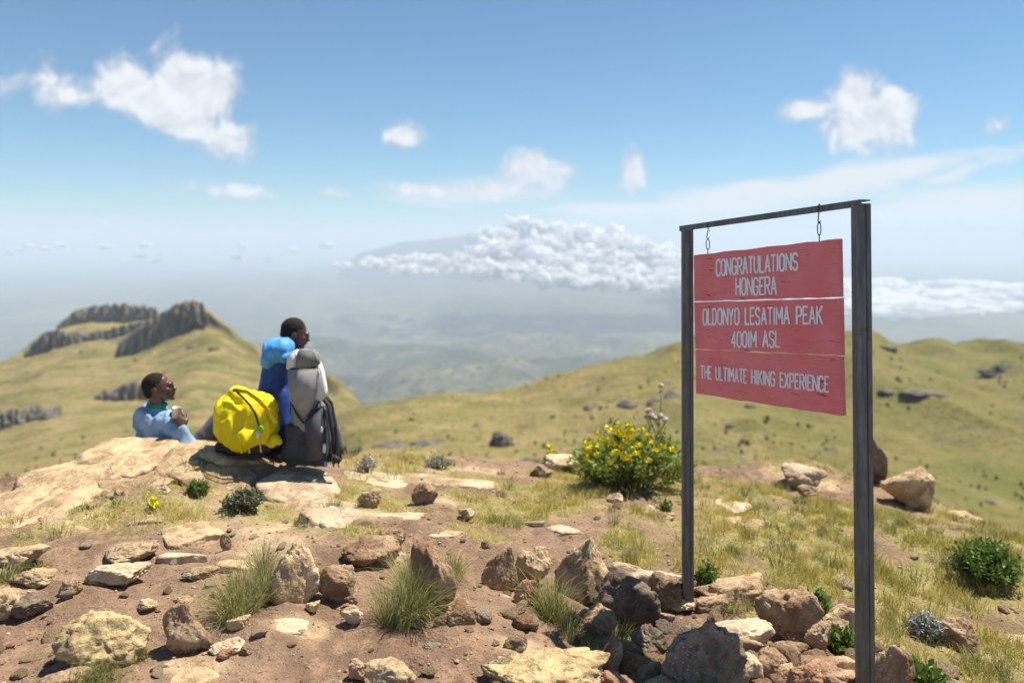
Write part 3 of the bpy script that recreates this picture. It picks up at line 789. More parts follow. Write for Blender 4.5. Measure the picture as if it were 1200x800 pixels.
TUFT = grass_material('tussock_grass', (.10, .13, .035), (.27, .27, .09), (.56, .47, .26))
N = 950000
qx = rng.uniform(-4.6, 5.4, N); qy = 2.2 + 5.3*rng.random(N)
den, kin, hei = grass_field(qx, qy)
cl = f2(qx, qy, 3.2, 4, 5.5); cl2 = f2(qx, qy, 11, 3, 4.4)
acc = sstep(.08, .75, den*(1+.9*cl)-.10) * sstep(-.40, .45, cl2)
keep = (rng.random(N) < acc*.85) & (np.abs(qx) < qy*.80) & (qy < np.interp(qx, RX, RY)+.35)
qx, qy, kin, hei, cl2 = qx[keep], qy[keep], kin[keep], hei[keep], cl2[keep]; n = len(qx)
qz = ground_h(qx, qy)
h = hei*rng.uniform(.35, 1.05, n)*(1+.5*np.clip(cl2, -.5, 1))
V, Q, T = blades(qx, qy, qz, h, .0011+.0011*rng.random(n), rng.uniform(.15, .95, n), rng.uniform(0, 6.283, n))
gm = raw_mesh('short_grass', V, Q, T)
shd = np.clip(1-kin + rng.normal(0, .22, n) + .2*f2(qx, qy, 2, 2, 3.3), 0, 1)
attr(gm, 'shade', np.repeat(shd, 5))
link('short_grass', gm, GRASS, kind='stuff', label='short yellow green grass over the summit ground', category='grass')
print('blades', n)
# denser low clumps through the short grass, joined (uncountable)
M_ = 2600
ux = rng.uniform(-4.4, 5.2, M_); uy = 2.4+5.0*rng.random(M_)
den, kin, hei = grass_field(ux, uy)
kp = (rng.random(M_) < den*.55) & (np.abs(ux) < uy*.80) & (uy < np.interp(ux, RX, RY)+.2); ux, uy, hei, kin = ux[kp], uy[kp], hei[kp], kin[kp]
nb_ = 42; m2_ = len(ux)
ang = rng.uniform(0, 6.283, (m2_, nb_)); qq = .035*np.sqrt(rng.random((m2_, nb_)))*rng.uniform(.6, 1.7, (m2_, 1))
X_ = (ux[:, None]+np.cos(ang)*qq).ravel(); Y_ = (uy[:, None]+np.sin(ang)*qq).ravel(); Z_ = ground_h(X_, Y_)
hh_ = (np.repeat(hei*rng.uniform(.8, 1.9, m2_), nb_))*rng.uniform(.4, 1.1, m2_*nb_)
V, Q, T = blades(X_, Y_, Z_, hh_, .0010+.0008*rng.random(len(X_)), rng.uniform(.2, .9, len(X_)), ang.ravel()+rng.normal(0, .5, len(X_)))
cmh = raw_mesh('grass_clumps', V, Q, T)
attr(cmh, 'shade', np.repeat(np.clip(np.repeat(rng.choice([.05, .3, .55, .9], m2_, p=[.3, .25, .2, .25]), nb_)+rng.normal(0, .15, m2_*nb_), 0, 1), 5))
link('grass_clumps', cmh, TUFT, kind='stuff', label='small green and straw coloured clumps all through the grass', category='grass')
print('clump blades', m2_*nb_)

def tuft_mesh(seed, rad_, h_, nb, droop=1.05, wd=.0011, bias=.5):
    nb = int(nb*1.5); h_ *= .82
    r = np.random.default_rng(seed)
    a = r.uniform(0, 6.283, nb); q = rad_*np.sqrt(r.random(nb))*.45
    x, y = np.cos(a)*q, np.sin(a)*q
    nc = 6; cc = r.normal(0, rad_*.42, (nc, 2)); ca = r.uniform(0, 6.283, nc); ch = r.uniform(.55, 1.1, nc); ci = r.integers(0, nc, nb)
    x = x*.6+cc[ci, 0]; y = y*.6+cc[ci, 1]; bx_ = np.cos(ca[ci])*.8; by_ = np.sin(ca[ci])*.8
    h = ch[ci]*h_*r.uniform(.25, 1.08, nb); lean = np.clip(q/(rad_*.45)*droop*r.uniform(.5, 1.2, nb)+.1*r.random(nb), .05, 1.1)
    n_ = nb; dx, dy = np.cos(a+r.normal(0, .9, nb))+bx_, np.sin(a+r.normal(0, .9, nb))+by_
    fa = r.uniform(0, 6.283, n_); W = np.column_stack([np.cos(fa)*wd, np.sin(fa)*wd, np.zeros(n_)])
    pts = []
    for k, (lf, zf_) in enumerate([(0, -.05), (.22, .42), (.55, .80), (1.0, 1.0)]):
        zz = h*zf_*np.sqrt(np.clip(1-(lean*.8)**2, .05, 1)) - (h*lean*.18 if k == 3 else 0)
        c = np.column_stack([x+dx*h*lean*lf, y+dy*h*lean*lf, zz])
        if k < 3: pts += [c-W*(1-.2*k), c+W*(1-.2*k)]
        else: pts += [c]
    V = np.stack(pts, 1).reshape(-1, 3); b = (np.arange(n_)*7)[:, None]
    Q = np.concatenate([b+np.array([[0, 1, 3, 2]]), b+np.array([[2, 3, 5, 4]])]); T = b+np.array([[4, 5, 6]])
    me_ = raw_mesh('grass_tuft', V, Q, T)
    sh_ = np.clip(bias+.08+r.normal(0, .28, nb), 0, 1); attr(me_, 'shade', np.repeat(sh_, 7))
    return me_
TUFTS = [ # px, py base, rad m, h, n, bias, label
 (298,715,.13,.30,900,.42,'big grass tussock leaning on the upright tan boulder'),
 (312,690,.10,.28,500,.5,'grass clump behind the left side of the upright tan boulder'),
 (468,724,.15,.36,1100,.40,'big grass tussock on the left of the lumpy boulder'),
 (492,690,.14,.34,700,.65,'straw coloured clump behind the lumpy brown boulder'),
 (528,676,.09,.22,300,.6,'thin straw clump right of the lumpy brown boulder'),
 (645,726,.11,.34,800,.35,'tall green tussock left of the triangular boulder'),
 (672,752,.10,.13,500,.45,'low bright grass clump above the flat ochre boulder'),
 (716,745,.08,.15,300,.25,'green grass clump beside the leaning brown rock'),
 (735,790,.10,.12,350,.1,'low green clump at the bottom in the sign shadow'),
 (105,812,.12,.14,500,.3,'green grass clump at the bottom left corner'),
 (158,775,.06,.08,250,.2,'small green clump right of the ochre boulder'),
 (30,665,.09,.10,300,.45,'grass clump at the left edge above the tan topped rock'),
 (0,685,.08,.12,250,.4,'grass clump cut off by the left frame edge'),
 (738,655,.10,.14,350,.7,'dry grass clump right of the triangular boulder'),
 (862,650,.11,.10,450,.35,'dark green clump in the grass right of the thin post'),
 (910,572,.08,.11,250,.2,'dark green clump next to the pale ridge lump'),
 (1150,790,.14,.17,600,.4,'loose tussock in the lower right corner'),
 (1048,745,.12,.10,350,.45,'low clump right of the thick post'),
 (855,716,.10,.14,350,.5,'green clump under the big tan boulder'),
 (1140,680,.1,.1,300,.5,'low clump in front of the bright green shrub'),
 (385,602,.09,.14,350,.35,'green clump beside the sloping pale slab'),
 (350,618,.06,.10,200,.4,'thin clump left of the sloping pale slab'),
 (590,612,.12,.08,300,.6,'bright yellow green clump at the middle'),
 (1060,620,.10,.10,300,.45,'low clump below the rounded ridge rock'),
 (815,568,.09,.14,260,.6,'dry clump behind the thin post near the bush'),
 (1010,640,.1,.10,300,.5,'low clump directly behind the thick post'),
 (940,620,.12,.09,350,.4,'low clump in the open grass between the posts'),
]
for i, (px, py, ra, hh, nb, bi, lab) in enumerate(TUFTS):
    g = G(px, py)
    o = link('grass_tuft', tuft_mesh(300+i, ra, hh, nb, bias=bi), TUFT, category='grass tuft', label=lab)
    o.location = (g.x, g.y, gd(g.x, g.y))

# ------------------------------------------------------------------ shrubs
def leaf_cloud(seed, nst, rx, ry, hh, leaf, nl, up=.5, wid=.3, lean_out=.55):
    """stems fanning out of a base, leaves along them"""
    r = np.random.default_rng(seed); V = []; Q = []; S = []; tips = []
    for k in range(nst):
        a = r.uniform(0, 6.283); q = math.sqrt(r.random())
        tip = np.array([rx*q*math.cos(a), ry*q*math.sin(a), hh*(1-.55*q*q)*r.uniform(.72, 1.06)])
        root = np.array([tip[0]*.35, tip[1]*.35, 0]); tips.append(tip)
        for j in range(nl):
            f_ = .30+.70*(j+r.random())/nl
            c = root*(1-f_)+tip*f_ + r.normal(0, leaf*.25, 3)
            dr = (tip-root)/np.linalg.norm(tip-root)*up + r.normal(0, .55, 3); dr /= np.linalg.norm(dr)
            sd = np.cross(dr, r.normal(size=3)); sd /= np.linalg.norm(sd)
            L = leaf*r.uniform(.7, 1.25); b = len(V)
            V += [c, c+dr*L*.5+sd*L*wid, c+dr*L, c+dr*L*.5-sd*L*wid]; Q.append([b, b+1, b+2, b+3])
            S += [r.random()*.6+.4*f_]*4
    return np.array(V), np.array(Q), np.array(S), tips
def stems_mesh(tips, root_f=.35, rad_=.004, lo=0.0):
    V = []; Q = []
    for tp in tips:
        a = np.array([tp[0]*root_f, tp[1]*root_f, -.02]); b = np.asarray(tp)
        n_ = len(V)
        for (p_, rr_) in ((a, rad_), (a*.4+b*.6, rad_*.7), (b, rad_*.35)):
            for k in range(4): V.append(p_+np.array([math.cos(k*1.57)*rr_, math.sin(k*1.57)*rr_, 0]))
        for s_ in range(2):
            for k in range(4):
                i = n_+s_*4; Q.append([i+k, i+(k+1) % 4, i+4+(k+1) % 4, i+4+k])
    return raw_mesh('stem', np.array(V), Q)
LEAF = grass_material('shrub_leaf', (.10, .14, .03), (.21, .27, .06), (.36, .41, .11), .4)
LEAFB = grass_material('bright_leaf', (.06, .11, .025), (.12, .19, .04), (.20, .29, .07), .3)
SILV = grass_material('silvery_leaf', (.16, .18, .15), (.33, .35, .31), (.52, .53, .48), .1)
OLIVE = grass_material('grey_green_leaf', (.06, .075, .05), (.13, .15, .09), (.24, .25, .16), .15)
bark, t = new_mat('stem_bark'); t.put(t.b.inputs['Base Color'], t.mix(t.noise(t.obj, 40), (.07, .05, .035), (.17, .13, .09)))
def shrub(name, px, py, rx, ry, hh, nst, leaf, nl, mat, label, cat='shrub', seed=1, up=.6, wid=.3):
    g = G(px, py)
    root = empty(name, (g.x, g.y, gd(g.x, g.y)), category=cat, label=label)
    V, Q, S, tips = leaf_cloud(seed, nst, rx, ry, hh, leaf, nl, up, wid)
    me_ = raw_mesh('foliage', V, Q); attr(me_, 'shade', S); link('foliage', me_, mat, root)
    link('stem', stems_mesh(tips[::3]), bark, root)
    return root, tips
petal, t = new_mat('yellow_petal'); t.b.inputs['Base Color'].default_value = (.80, .68, .01, 1)
def flower_mesh(seed, s=.023):
    r = np.random.default_rng(seed); V = []; Q = []
    for j in range(14):
        a = r.uniform(0, 6.283); e = r.uniform(-.3, 1.3)
        dr = np.array([math.cos(a)*math.cos(e), math.sin(a)*math.cos(e), math.sin(e)]); sd = np.cross(dr, r.normal(size=3)); sd /= np.linalg.norm(sd)
        b = len(V); c = r.normal(0, s*.35, 3)
        V += [c, c+dr*s*.8+sd*s*.45, c+dr*s*1.3, c+dr*s*.8-sd*s*.45]; Q.append([b, b+1, b+2, b+3])
    return raw_mesh('flower', np.array(V), Q)
FL = [flower_mesh(k) for k in range(4)]
for m_ in FL: m_.materials.append(petal)
def add_flowers(root, pix, d):
    for k, (px, py) in enumerate(pix):
        p_ = P(px, py, d) - Vector(root.location)
        o = link('flower', FL[k % 4], None, root); o.location = p_; o.rotation_euler.z = k
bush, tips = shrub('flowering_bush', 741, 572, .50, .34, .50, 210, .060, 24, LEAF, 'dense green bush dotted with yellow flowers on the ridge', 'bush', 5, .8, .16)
bd = bush.location.y
add_flowers(bush, [(700,512),(708,515),(744,525),(748,532),(757,512),(768,528),(777,524),(720,530),(715,518),(736,506),(742,506),(725,498),(699,535),(760,540),(733,538),(713,502),(722,508),(727,505),(724,510),(695,520),(688,522),(704,522),(690,530),(688,537),(730,512),(736,516),(740,513),(733,518),
                   (728,525),(726,532),(731,538),(737,536),(718,522),(750,522),(764,519),(788,527),(752,504),(738,498),(715,543),(689,527),(739,505),(733,508)], bd-.3)
for (px, py) in [(643,527),(649,529),(640,530),(646,524)]: pass
tiny, tt_ = shrub('flowering_plant', 645, 540, .07, .06, .10, 30, .025, 10, LEAFB, 'tiny yellow flowered plant behind the whitish ridge rock', 'plant', 9)
add_flowers(tiny, [(642,527),(647,529),(651,531),(645,524)], tiny.location.y-.05)
tiny2, _ = shrub('flowering_plant', 180, 600, .05, .04, .07, 20, .02, 8, OLIVE, 'tiny plant with two yellow blooms in the left straw grass', 'plant', 10)
add_flowers(tiny2, [(55, 592), (66, 593)][:0] + [(178, 590), (184, 592)], tiny2.location.y-.03)
shrub('green_shrub', 1155, 683, .21, .16, .26, 120, .035, 18, LEAFB, 'bright green low shrub on the right slope', 'shrub', 12, .6, .25)
shrub('cushion_plant', 1086, 752, .085, .07, .13, 150, .016, 16, SILV, 'silvery grey round cushion plant at the lower right', 'plant', 13, .5, .3)
shrub('cushion_plant', 285, 600, .13, .09, .13, 110, .022, 16, OLIVE, 'grey green low cushion plant left of the big pale slab', 'plant', 14)
shrub('small_plant', 232, 578, .07, .05, .09, 40, .025, 10, LEAFB, 'small bright green plant at the edge of the bedrock', 'plant', 15)
shrub('small_plant', 957, 735, .07, .05, .17, 40, .03, 10, LEAFB, 'leafy bright green plant between the cracked and tilted rocks', 'plant', 16)
shrub('small_plant', 985, 762, .09, .06, .12, 45, .028, 10, LEAFB, 'green weed growing among rocks left of the thick post', 'plant', 17)
shrub('small_plant', 1075, 805, .12, .07, .10, 50, .035, 10, LEAFB, 'green weed at the bottom edge right of the thick post', 'plant', 18)
shrub('small_plant', 828, 690, .05, .04, .13, 30, .03, 10, LEAFB, 'green weed directly beside the thin post', 'plant', 19)
shrub('small_plant', 690, 545, .10, .06, .10, 30, .03, 10, LEAFB, 'light green sprigs at the left foot of the flowering bush', 'plant', 20)
shrub('small_plant', 430, 556, .10, .06, .12, 40, .02, 10, SILV, 'pale greyish plant on the ridge right of the backpacks', 'plant', 21)
shrub('small_plant', 512, 548, .14, .06, .12, 50, .02, 10, SILV, 'greyish dry plant on the middle of the ridge', 'plant', 22)
shrub('small_plant', 780, 605, .06, .05, .12, 30, .03, 10, LEAFB, 'green sprig left of the thin post in the grass', 'plant', 23)
shrub('small_plant', 1120, 665, .08, .06, .05, 40, .02, 8, OLIVE, 'olive sprawling plant left of the bright green shrub', 'plant', 24)
# seed head plant behind the bush
g = G(772, 560); sr = empty('seed_head_plant', (g.x, g.y+.1, g.z), category='plant', label='dry grey seed heads on a stalk rising behind the flowering bush')
sd_, t = new_mat('dry_seed_head'); t.put(t.b.inputs['Base Color'], t.mix(t.noise(t.obj, 50), (.20, .17, .13), (.62, .56, .48)))
pts = [(768,562),(770,525),(771,500),(774,480),(775,462)]
def tube(name, pts_, rad_, mat, parent, seg=6, taper=1.0):
    V = []; n_ = len(pts_)
    for i, p_ in enumerate(pts_):
        p_ = Vector(p_); tn = (Vector(pts_[min(i+1, n_-1)])-Vector(pts_[max(i-1, 0)])).normalized()
        q_ = tn.to_track_quat('Z', 'Y'); rr_ = rad_*(1-(1-taper)*i/(n_-1))
        for k in range(seg):
            V.append(p_+q_@Vector((math.cos(k*2*math.pi/seg)*rr_, math.sin(k*2*math.pi/seg)*rr_, 0)))
    Q = [[i*seg+k, i*seg+(k+1) % seg, (i+1)*seg+(k+1) % seg, (i+1)*seg+k] for i in range(n_-1) for k in range(seg)]
    me_ = bpy.data.meshes.new(name); me_.from_pydata([v_[:] for v_ in V], [], Q+[list(range(seg))[::-1], [(n_-1)*seg+k for k in range(seg)]])
    me_.polygons.foreach_set('use_smooth', [True]*len(me_.polygons))
    return link(name, me_, mat, parent)
dS = g.y+.1
L0 = Vector(sr.location)
tube('stalk', [P(a, b, dS)-L0 for a, b in pts], .006, bark, sr, taper=.5)
tube('stalk', [P(a, b, dS)-L0 for a, b in [(771,515),(765,500),(760,488)]], .005, bark, sr)
tube('stalk', [P(a, b, dS)-L0 for a, b in [(771,510),(777,500),(780,493)]], .005, bark, sr)
for k, (px, py, s_) in enumerate([(775,452,.024),(774,459,.016),(759,481,.028),(763,488,.03),(768,491,.028),(774,487,.03),(780,492,.028),(757,488,.022),(771,497,.024)]):
    v_, f_ = rock_shape(700+k, 3, 10, rough=2.2)
    o = link('seed_head', raw_mesh('seed_head', v_*s_, tris=f_), sd_, sr); o.location = P(px, py, dS)-L0
# stick
g = G(625, 613)
wd_, t = new_mat('weathered_wood'); t.put(t.b.inputs['Base Color'], t.mix(t.noise(t.scalev(t.obj, (4, 40, 40)), 3), (.16, .12, .09), (.45, .40, .33)))
o = tube('stick', [(-.072, 0, .008), (-.03, .004, .014), (.03, 0, .014), (.07, .01, .016)], .011, wd_, None, 7)
o.location = (g.x, g.y, gd(g.x, g.y)+.006); o['category'] = 'stick'; o['label'] = 'short pale weathered stick lying on the dirt near the grass'

# ------------------------------------------------------------------ cliffs and outcrops on the hills
def cliff_material():
    m, t = new_mat('basalt')
    v_ = t.scalev(t.obj, (.12, .12, .02)); n1 = t.noise(v_, 1.0, 5, .65); n2 = t.noise(t.obj, .15, 4, .6)
    c = t.mix(t.step(n1, .35, .65), (.055, .055, .055), (.17, .15, .125))
    c = t.mix(t.math('MULTIPLY', t.step(n2, .54, .64), .5), c, (.16, .14, .07))
    t.put(t.b.inputs['Base Color'], c)
    t.put(t.b.inputs['Normal'], t.bump(n1, .6, 4))
    return m
BAS = cliff_material()
def cliff(label, top, bot, d0, d1, thick=70, seed=0):
    n_ = 90
    tx = np.array(top, float); bx = np.array(bot, float)
    uu = np.linspace(0, 1, n_)
    pxx = tx[0, 0]+(tx[-1, 0]-tx[0, 0])*uu
    pt = np.interp(pxx, tx[:, 0], tx[:, 1]); pb = np.interp(pxx, bx[:, 0], bx[:, 1]); pb = np.maximum(pb, pt+1)
    dist = d0+(d1-d0)*uu
    rows = []
    prof_ = [(-.35, -6), (0., -2), (.2, -1), (.4, 0), (.6, 2), (.8, 4), (.93, 6), (1.0, 9), (1.02, 22), (.9, .6*thick), (.2, thick), (-.6, thick*1.2)]
    sgn = fbm(np.column_stack([uu*22+seed, uu*0, uu*0]), 4); jag = fbm(np.column_stack([uu*30+seed*2, uu*0+3, uu*0]), 3)
    for (vv, off) in prof_:
        hp = (pb-pt)
        dz = off + dist*.0030*(sgn*(1.4 if 0 <= vv <= 1 else .4)) + (dist*.004*vnoise(np.column_stack([uu*40, uu*0+vv*6, uu*0+seed])) if 0 <= vv <= 1 else 0)
        dd_ = dist+dz
        py = pb+(pt-pb)*vv + (jag*np.minimum(hp*.22, 2.4) if vv > .7 else 0)
        if vv <= 0: py = pb + hp*.5*(-vv) + 3
        if off > 20: py = pb+(pt-pb)*min(vv, 1)+ 1.5
        zz = CZ-(py-HY)/F*dist
        rows.append(np.column_stack([(pxx-600)/F*dd_, dd_, zz]))
    V = np.concatenate(rows)
    link('cliff', raw_mesh('cliff', V, grid_faces(n_, len(prof_)), smooth=False), BAS, kind='structure', label=label)
cliff('dark summit cliff of the left mountain', [(134,418),(142,403),(152,394),(170,379),(190,366),(205,358),(225,353),(237,356),(245,374)], [(134,422),(160,414),(180,401),(205,389),(215,382),(228,370),(245,377)], 1115, 1125, 110, 1)
cliff('dark cliff at the left shoulder of the mountain', [(28,416),(40,402),(50,392),(62,387),(76,391),(96,397)], [(28,419),(48,412),(70,406),(85,404),(96,404)], 1300, 1300, 60, 2)
cliff('thin dark rock band across the mountain', [(82,389),(100,392),(118,388),(140,384),(160,379),(182,372)], [(82,394),(100,398),(118,399),(140,394),(160,388),(182,379)], 1330, 1300, 50, 3)
cliff('lower thin rock band of the mountain', [(80,402),(96,402),(105,409),(120,404),(140,398),(150,395)], [(80,405),(96,408),(105,411),(120,410),(140,403),(150,400)], 1290, 1270, 30, 4)
cliff('flat topped mesa behind the left mountain', [(66,385),(74,377),(85,367),(97,361),(115,359),(140,357),(165,358),(185,361)], [(66,388),(85,382),(110,379),(140,379),(165,373),(185,369)], 1600, 1600, 120, 5)
cliff('dark outcrop on the slope behind the seated man', [(109,470),(120,463),(135,459),(150,452),(160,450),(175,456),(200,461),(212,468),(226,479)], [(109,475),(150,472),(175,471),(200,473),(226,482)], 720, 700, 30, 6)
cliff('dark outcrop at the left frame edge', [(-20,496),(0,490),(14,484),(26,486),(44,477),(52,484),(62,483),(72,480)], [(-20,508),(0,503),(26,498),(44,490),(60,489),(72,484)], 620, 640, 25, 7)
# separate outcrops
OUT = [(590,523,17,22,'dark rock standing on the slope below the middle ridge',.8),(500,521,22,6,'low dark outcrop on the middle hill',.3),(455,523,22,4,'thin dark rock line on the middle hill',.2),
 (733,512,10,8,'small dark rock left of the flowering bush on the hill',.5),(790,466,12,9,'dark outcrop on the hill left of the sign',.6),(768,472,10,7,'brown outcrop beside the dark one on the hill',.5),(620,543,14,5,'dark rocks low on the middle slope',.3),
 (1175,437,22,12,'dark crag near the top of the right hill',.6),(1085,462,24,5,'long dark rock line across the right hill',.2),(1045,460,14,4,'thin rock line behind the thick post',.2),(1040,410,12,7,'crag just under the right summit',.5),
 (1160,590,10,5,'low rock on the steep slope at the right edge',.3),(690,480,8,5,'brown rock on the hill flank',.4),(735,478,14,12,'broken brown rocks on the pale scar',.6),(35,487,1,1,'x',0),(215,485,6,3,'small rock right of the dark slope outcrop',.3),
 (60,490,14,5,'rocks right of the left edge outcrop',.4),(250,410,7,4,'rocky rib under the summit cliff',.5),(222,408,5,4,'rock rib on the flank below the summit',.5),(880,478,6,5,'dark rock under the sign board',.4),(560,500,8,4,'low rock on the brown hill',.3),(860,500,9,4,'rock band on the hill behind the sign',.3),]
for k, (px, py, rx, hp, lab, q_) in enumerate(OUT):
    if lab == 'x': continue
    p_ = H(px, py)
    if p_ is None: continue
    d = p_.y
    v_, f_ = rock_shape(500+k, 4, 16, rough=1.6)
    v_ = v_*np.array([rx*d/F, rx*d/F*.8, hp*d/F])
    o = link('rock_outcrop', raw_mesh('rock_outcrop', v_, tris=f_, smooth=False), BAS, category='rock outcrop', label=lab)
    o.location = p_ + Vector((0, rx*d/F*.3, -hp*d/F*.25))
# shrubs and tussocks on the hills (uncountable)
N = 3200
spx = rng.uniform(-40, 1240, N); spy = rng.uniform(385, 640, N)
V = []; Q = []
vv_, ff_ = ICO[1]
pos = []; siz = []
for k in range(N):
    p_ = H(spx[k], spy[k])
    if p_ is None or p_.y < 70 or p_.y > 1500: continue
    pos.append(p_[:]); siz.append((1.0+1.9*rng.random()**2)*min(p_.y, 420)/420*rng.uniform(.5, 1.1))
pos = np.array(pos); siz = np.array(siz); n = len(pos)
nm = f2(pos[:, 0], pos[:, 1], .012, 3, 5); kk = rng.random(n) < sstep(-.6, .5, nm); pos = pos[kk]; siz = siz[kk]; n = len(pos)
V = vv_[None]*(1+.35*rng.normal(size=(n, len(vv_), 1)).clip(-1, 1))*np.stack([siz*.55, siz*.55, siz*rng.uniform(.5, 1.2, n)], -1)[:, None, :] + pos[:, None, :] + np.array([0, 0, .2])
T = (ff_[None]+(np.arange(n)*len(vv_))[:, None, None]).reshape(-1, 3)
me = raw_mesh('hill_scrub', V.reshape(-1, 3), tris=T, smooth=False); attr(me, 'shade', np.repeat(rng.random(n)**1.5, len(vv_)))
SCR = grass_material('scrub', (.08, .09, .035), (.15, .145, .06), (.27, .24, .11), .0)
link('hill_scrub', me, SCR, kind='stuff', label='dark scrub and tussocks dotting the moorland hills', category='scrub')
print('scrub', n)

# ------------------------------------------------------------------ cloud bank (low cumulus round the massif)
cm, t = new_mat('cloud_vapour')
t.b.inputs['Base Color'].default_value = (.95, .95, .96, 1); t.b.inputs['Roughness'].default_value = 1; t.b.inputs['Specular IOR Level'].default_value = 0
tr = t.node('ShaderNodeBsdfTranslucent'); tr.inputs[0].default_value = (.95, .95, .97, 1)
mx_ = t.node('ShaderNodeMixShader'); mx_.inputs[0].default_value = .55
t.l.new(t.b.outputs[0], mx_.inputs[1]); t.l.new(tr.outputs[0], mx_.inputs[2])
t.l.new(mx_.outputs[0], [n for n in t.n if n.type == 'OUTPUT_MATERIAL'][0].inputs[0])
def puffs(name, label, items, sub=3, am=.42):
    Vs, Ts, b = [], [], 0
    u_, f_ = ICO[sub]
    for k, (px, py, rx, ry, d) in enumerate(items):
        r_ = np.maximum(1+am*fbm(u_*2.1+k*3.1, 5, .62), .15)
        p_ = np.array(P(px, py, d)); s_ = d/F
        v_ = u_*r_[:, None]*np.array([rx*s_, rx*s_, ry*s_]) + p_
        Vs.append(v_); Ts.append(f_+b); b += len(v_)
    link(name, raw_mesh(name, np.concatenate(Vs), tris=np.concatenate(Ts)), cm, kind='stuff', label=label, category='clouds')
items = []
for k in range(560):
    px = 392+ (820-392)*random.random()**.8
    top = np.interp(px, [390,430,470,500,545,580,640,700,750,800,830], [306,302,299,295,285,264,261,272,282,295,303])
    bot = np.interp(px, [390,480,560,640,720,790,830], [315,320,326,334,340,343,345])
    f_ = random.random()
    py = top+4+(bot-top-6)*f_
    rr_ = (2.4+8.0*random.random()**2.0)*(1+.25*(px > 560))*(1.15-.35*f_)
    if px < 520: rr_ *= .8
    if random.random() < np.interp(px, [392, 470, 600], [.7, .5, .12]): continue
    items.append((px, py, rr_*1.15, rr_*random.uniform(.55, .95), 15500-2500*f_))
puffs('cloud_bank', 'long bank of white cumulus round the distant massif', items, 4, .62)
items = []
for k in range(34):
    px = random.uniform(-30, 385); py = random.uniform(286, 306)
    rr_ = 1+3.5*random.random()**2
    items.append((px, py, rr_*1.6, rr_*.8, 20000))
    items.append((px+rr_*1.4, py+.6, rr_*1.1, rr_*.6, 20000))
puffs('low_clouds', 'scattered tiny cumulus over the hazy plain at left', items, 3)
items = []
for k in range(200):
    px = random.uniform(800, 1290); f_ = random.random()
    top = np.interp(px, [800,1000,1100,1200,1290], [300,326,326,332,335])
    py = top+9+34*f_
    rr_ = random.uniform(9, 24)
    items.append((px, py, rr_*1.7, rr_*.45, 18500-3800*f_))
puffs('cloud_sheet', 'soft layer of low cloud beyond the right hill', items, 4)

# ------------------------------------------------------------------ the sign
LP = Vector(((805-600)/F*3.66, 3.66, 0)); RP = Vector(((1010-600)/F*2.77, 2.77, 0))
along = (RP-LP); along.z = 0; along.normalize()
front = Vector((along.y, -along.x, 0))                 # towards the viewer's left/near side
if front.dot(Vector((0, -1, 0))) < 0: front = -front
def S(px, py, off=0.0):
    """point of the sign's plane (moved off m to the front) seen at px, py"""
    o = Vector((0, 0, CZ)); d = Vector(((px-600)/F, 1, -(py-HY)/F))
    q = LP+front*off
    k = (q-o).dot(front)/d.dot(front)
    return o+d*k
steel, t = new_mat('dark_steel')
n1 = t.noise(t.obj, 14, 6, .7); n2 = t.noise(t.scalev(t.obj, (30, 30, 3)), 2, 5, .7)
c = t.mix(t.step(n2, .35, .7), (.10, .102, .094), (.18, .175, .158)); c = t.mix(t.math('MULTIPLY', t.step(n1, .58, .68), .6), c, (.13, .075, .045))
t.put(t.b.inputs['Base Color'], c); t.b.inputs['Metallic'].default_value = .25; t.b.inputs['Roughness'].default_value = .55
t.put(t.b.inputs['Normal'], t.bump(n1, .25, .004))
signroot = empty('summit_sign', (LP.x, LP.y, gh(LP.x, LP.y)), category='sign', label='red plank summit sign hanging by hooks in a dark steel frame')
SO = Vector(signroot.location)
def prism(name, poly, z0, z1, base_top, mat, parent, bev=.003):
    """poly in plan (world xy), bottom z0 -> top z1"""
    bm = bmesh.new()
    a = [bm.verts.new(Vector((p[0], p[1], z0))-SO) for p in poly]; b = [bm.verts.new(Vector((p[0]+base_top[0], p[1]+base_top[1], z1))-SO) for p in poly]
    n_ = len(poly); bm.faces.new(a[::-1]); bm.faces.new(b)
    for i in range(n_): bm.faces.new([a[i], a[(i+1) % n_], b[(i+1) % n_], b[i]])
    bmesh.ops.recalc_face_normals(bm, faces=bm.faces)
    if bev: bmesh.ops.bevel(bm, geom=list(bm.edges), offset=bev, segments=2, affect='EDGES')
    return link(name, bm_mesh(bm, name), mat, parent)
def post(pxl, pyt, pxb, pyb, dist, wpx, zb, label):
    """channel section post: two flanges and a recessed web"""
    top = P(pxl, pyt, dist); bot = P(pxb, pyb, dist); wd2 = wpx/2*dist/F
    sh_ = (top-bot)*( (top.z-zb)/(top.z-bot.z) ); b0 = top-sh_
    lean = (top.x-b0.x, 0)
    ux = Vector((1, 0, 0)); dp = .034
    # plan of a C section open to the front: outer box with a groove a third of the way across
    pl = [(-1, 0), (.28, 0), (.28, .006), (.40, .006), (.40, 0), (1, 0), (1, 1), (-1, 1)]
    poly = [(b0.x+a*wd2, b0.y-.02+b*dp*1.0) if not (b == .006) else (b0.x+a*wd2, b0.y-.02+.005) for a, b in pl]
    return prism('post', poly, zb, top.z, lean, steel, signroot, 0.0015)
p1 = post(805.2, 268, 805.8, 710, 3.66, 12.6, gh(LP.x, LP.y)-.25, 'left'); p1['label'] = 'thinner looking far post of the sign frame'
p2 = post(1008.3, 238.6, 1013.5, 800, 2.77, 19.0, gh(RP.x, RP.y)-.25, 'right'); p2['label'] = 'near post of the sign frame'
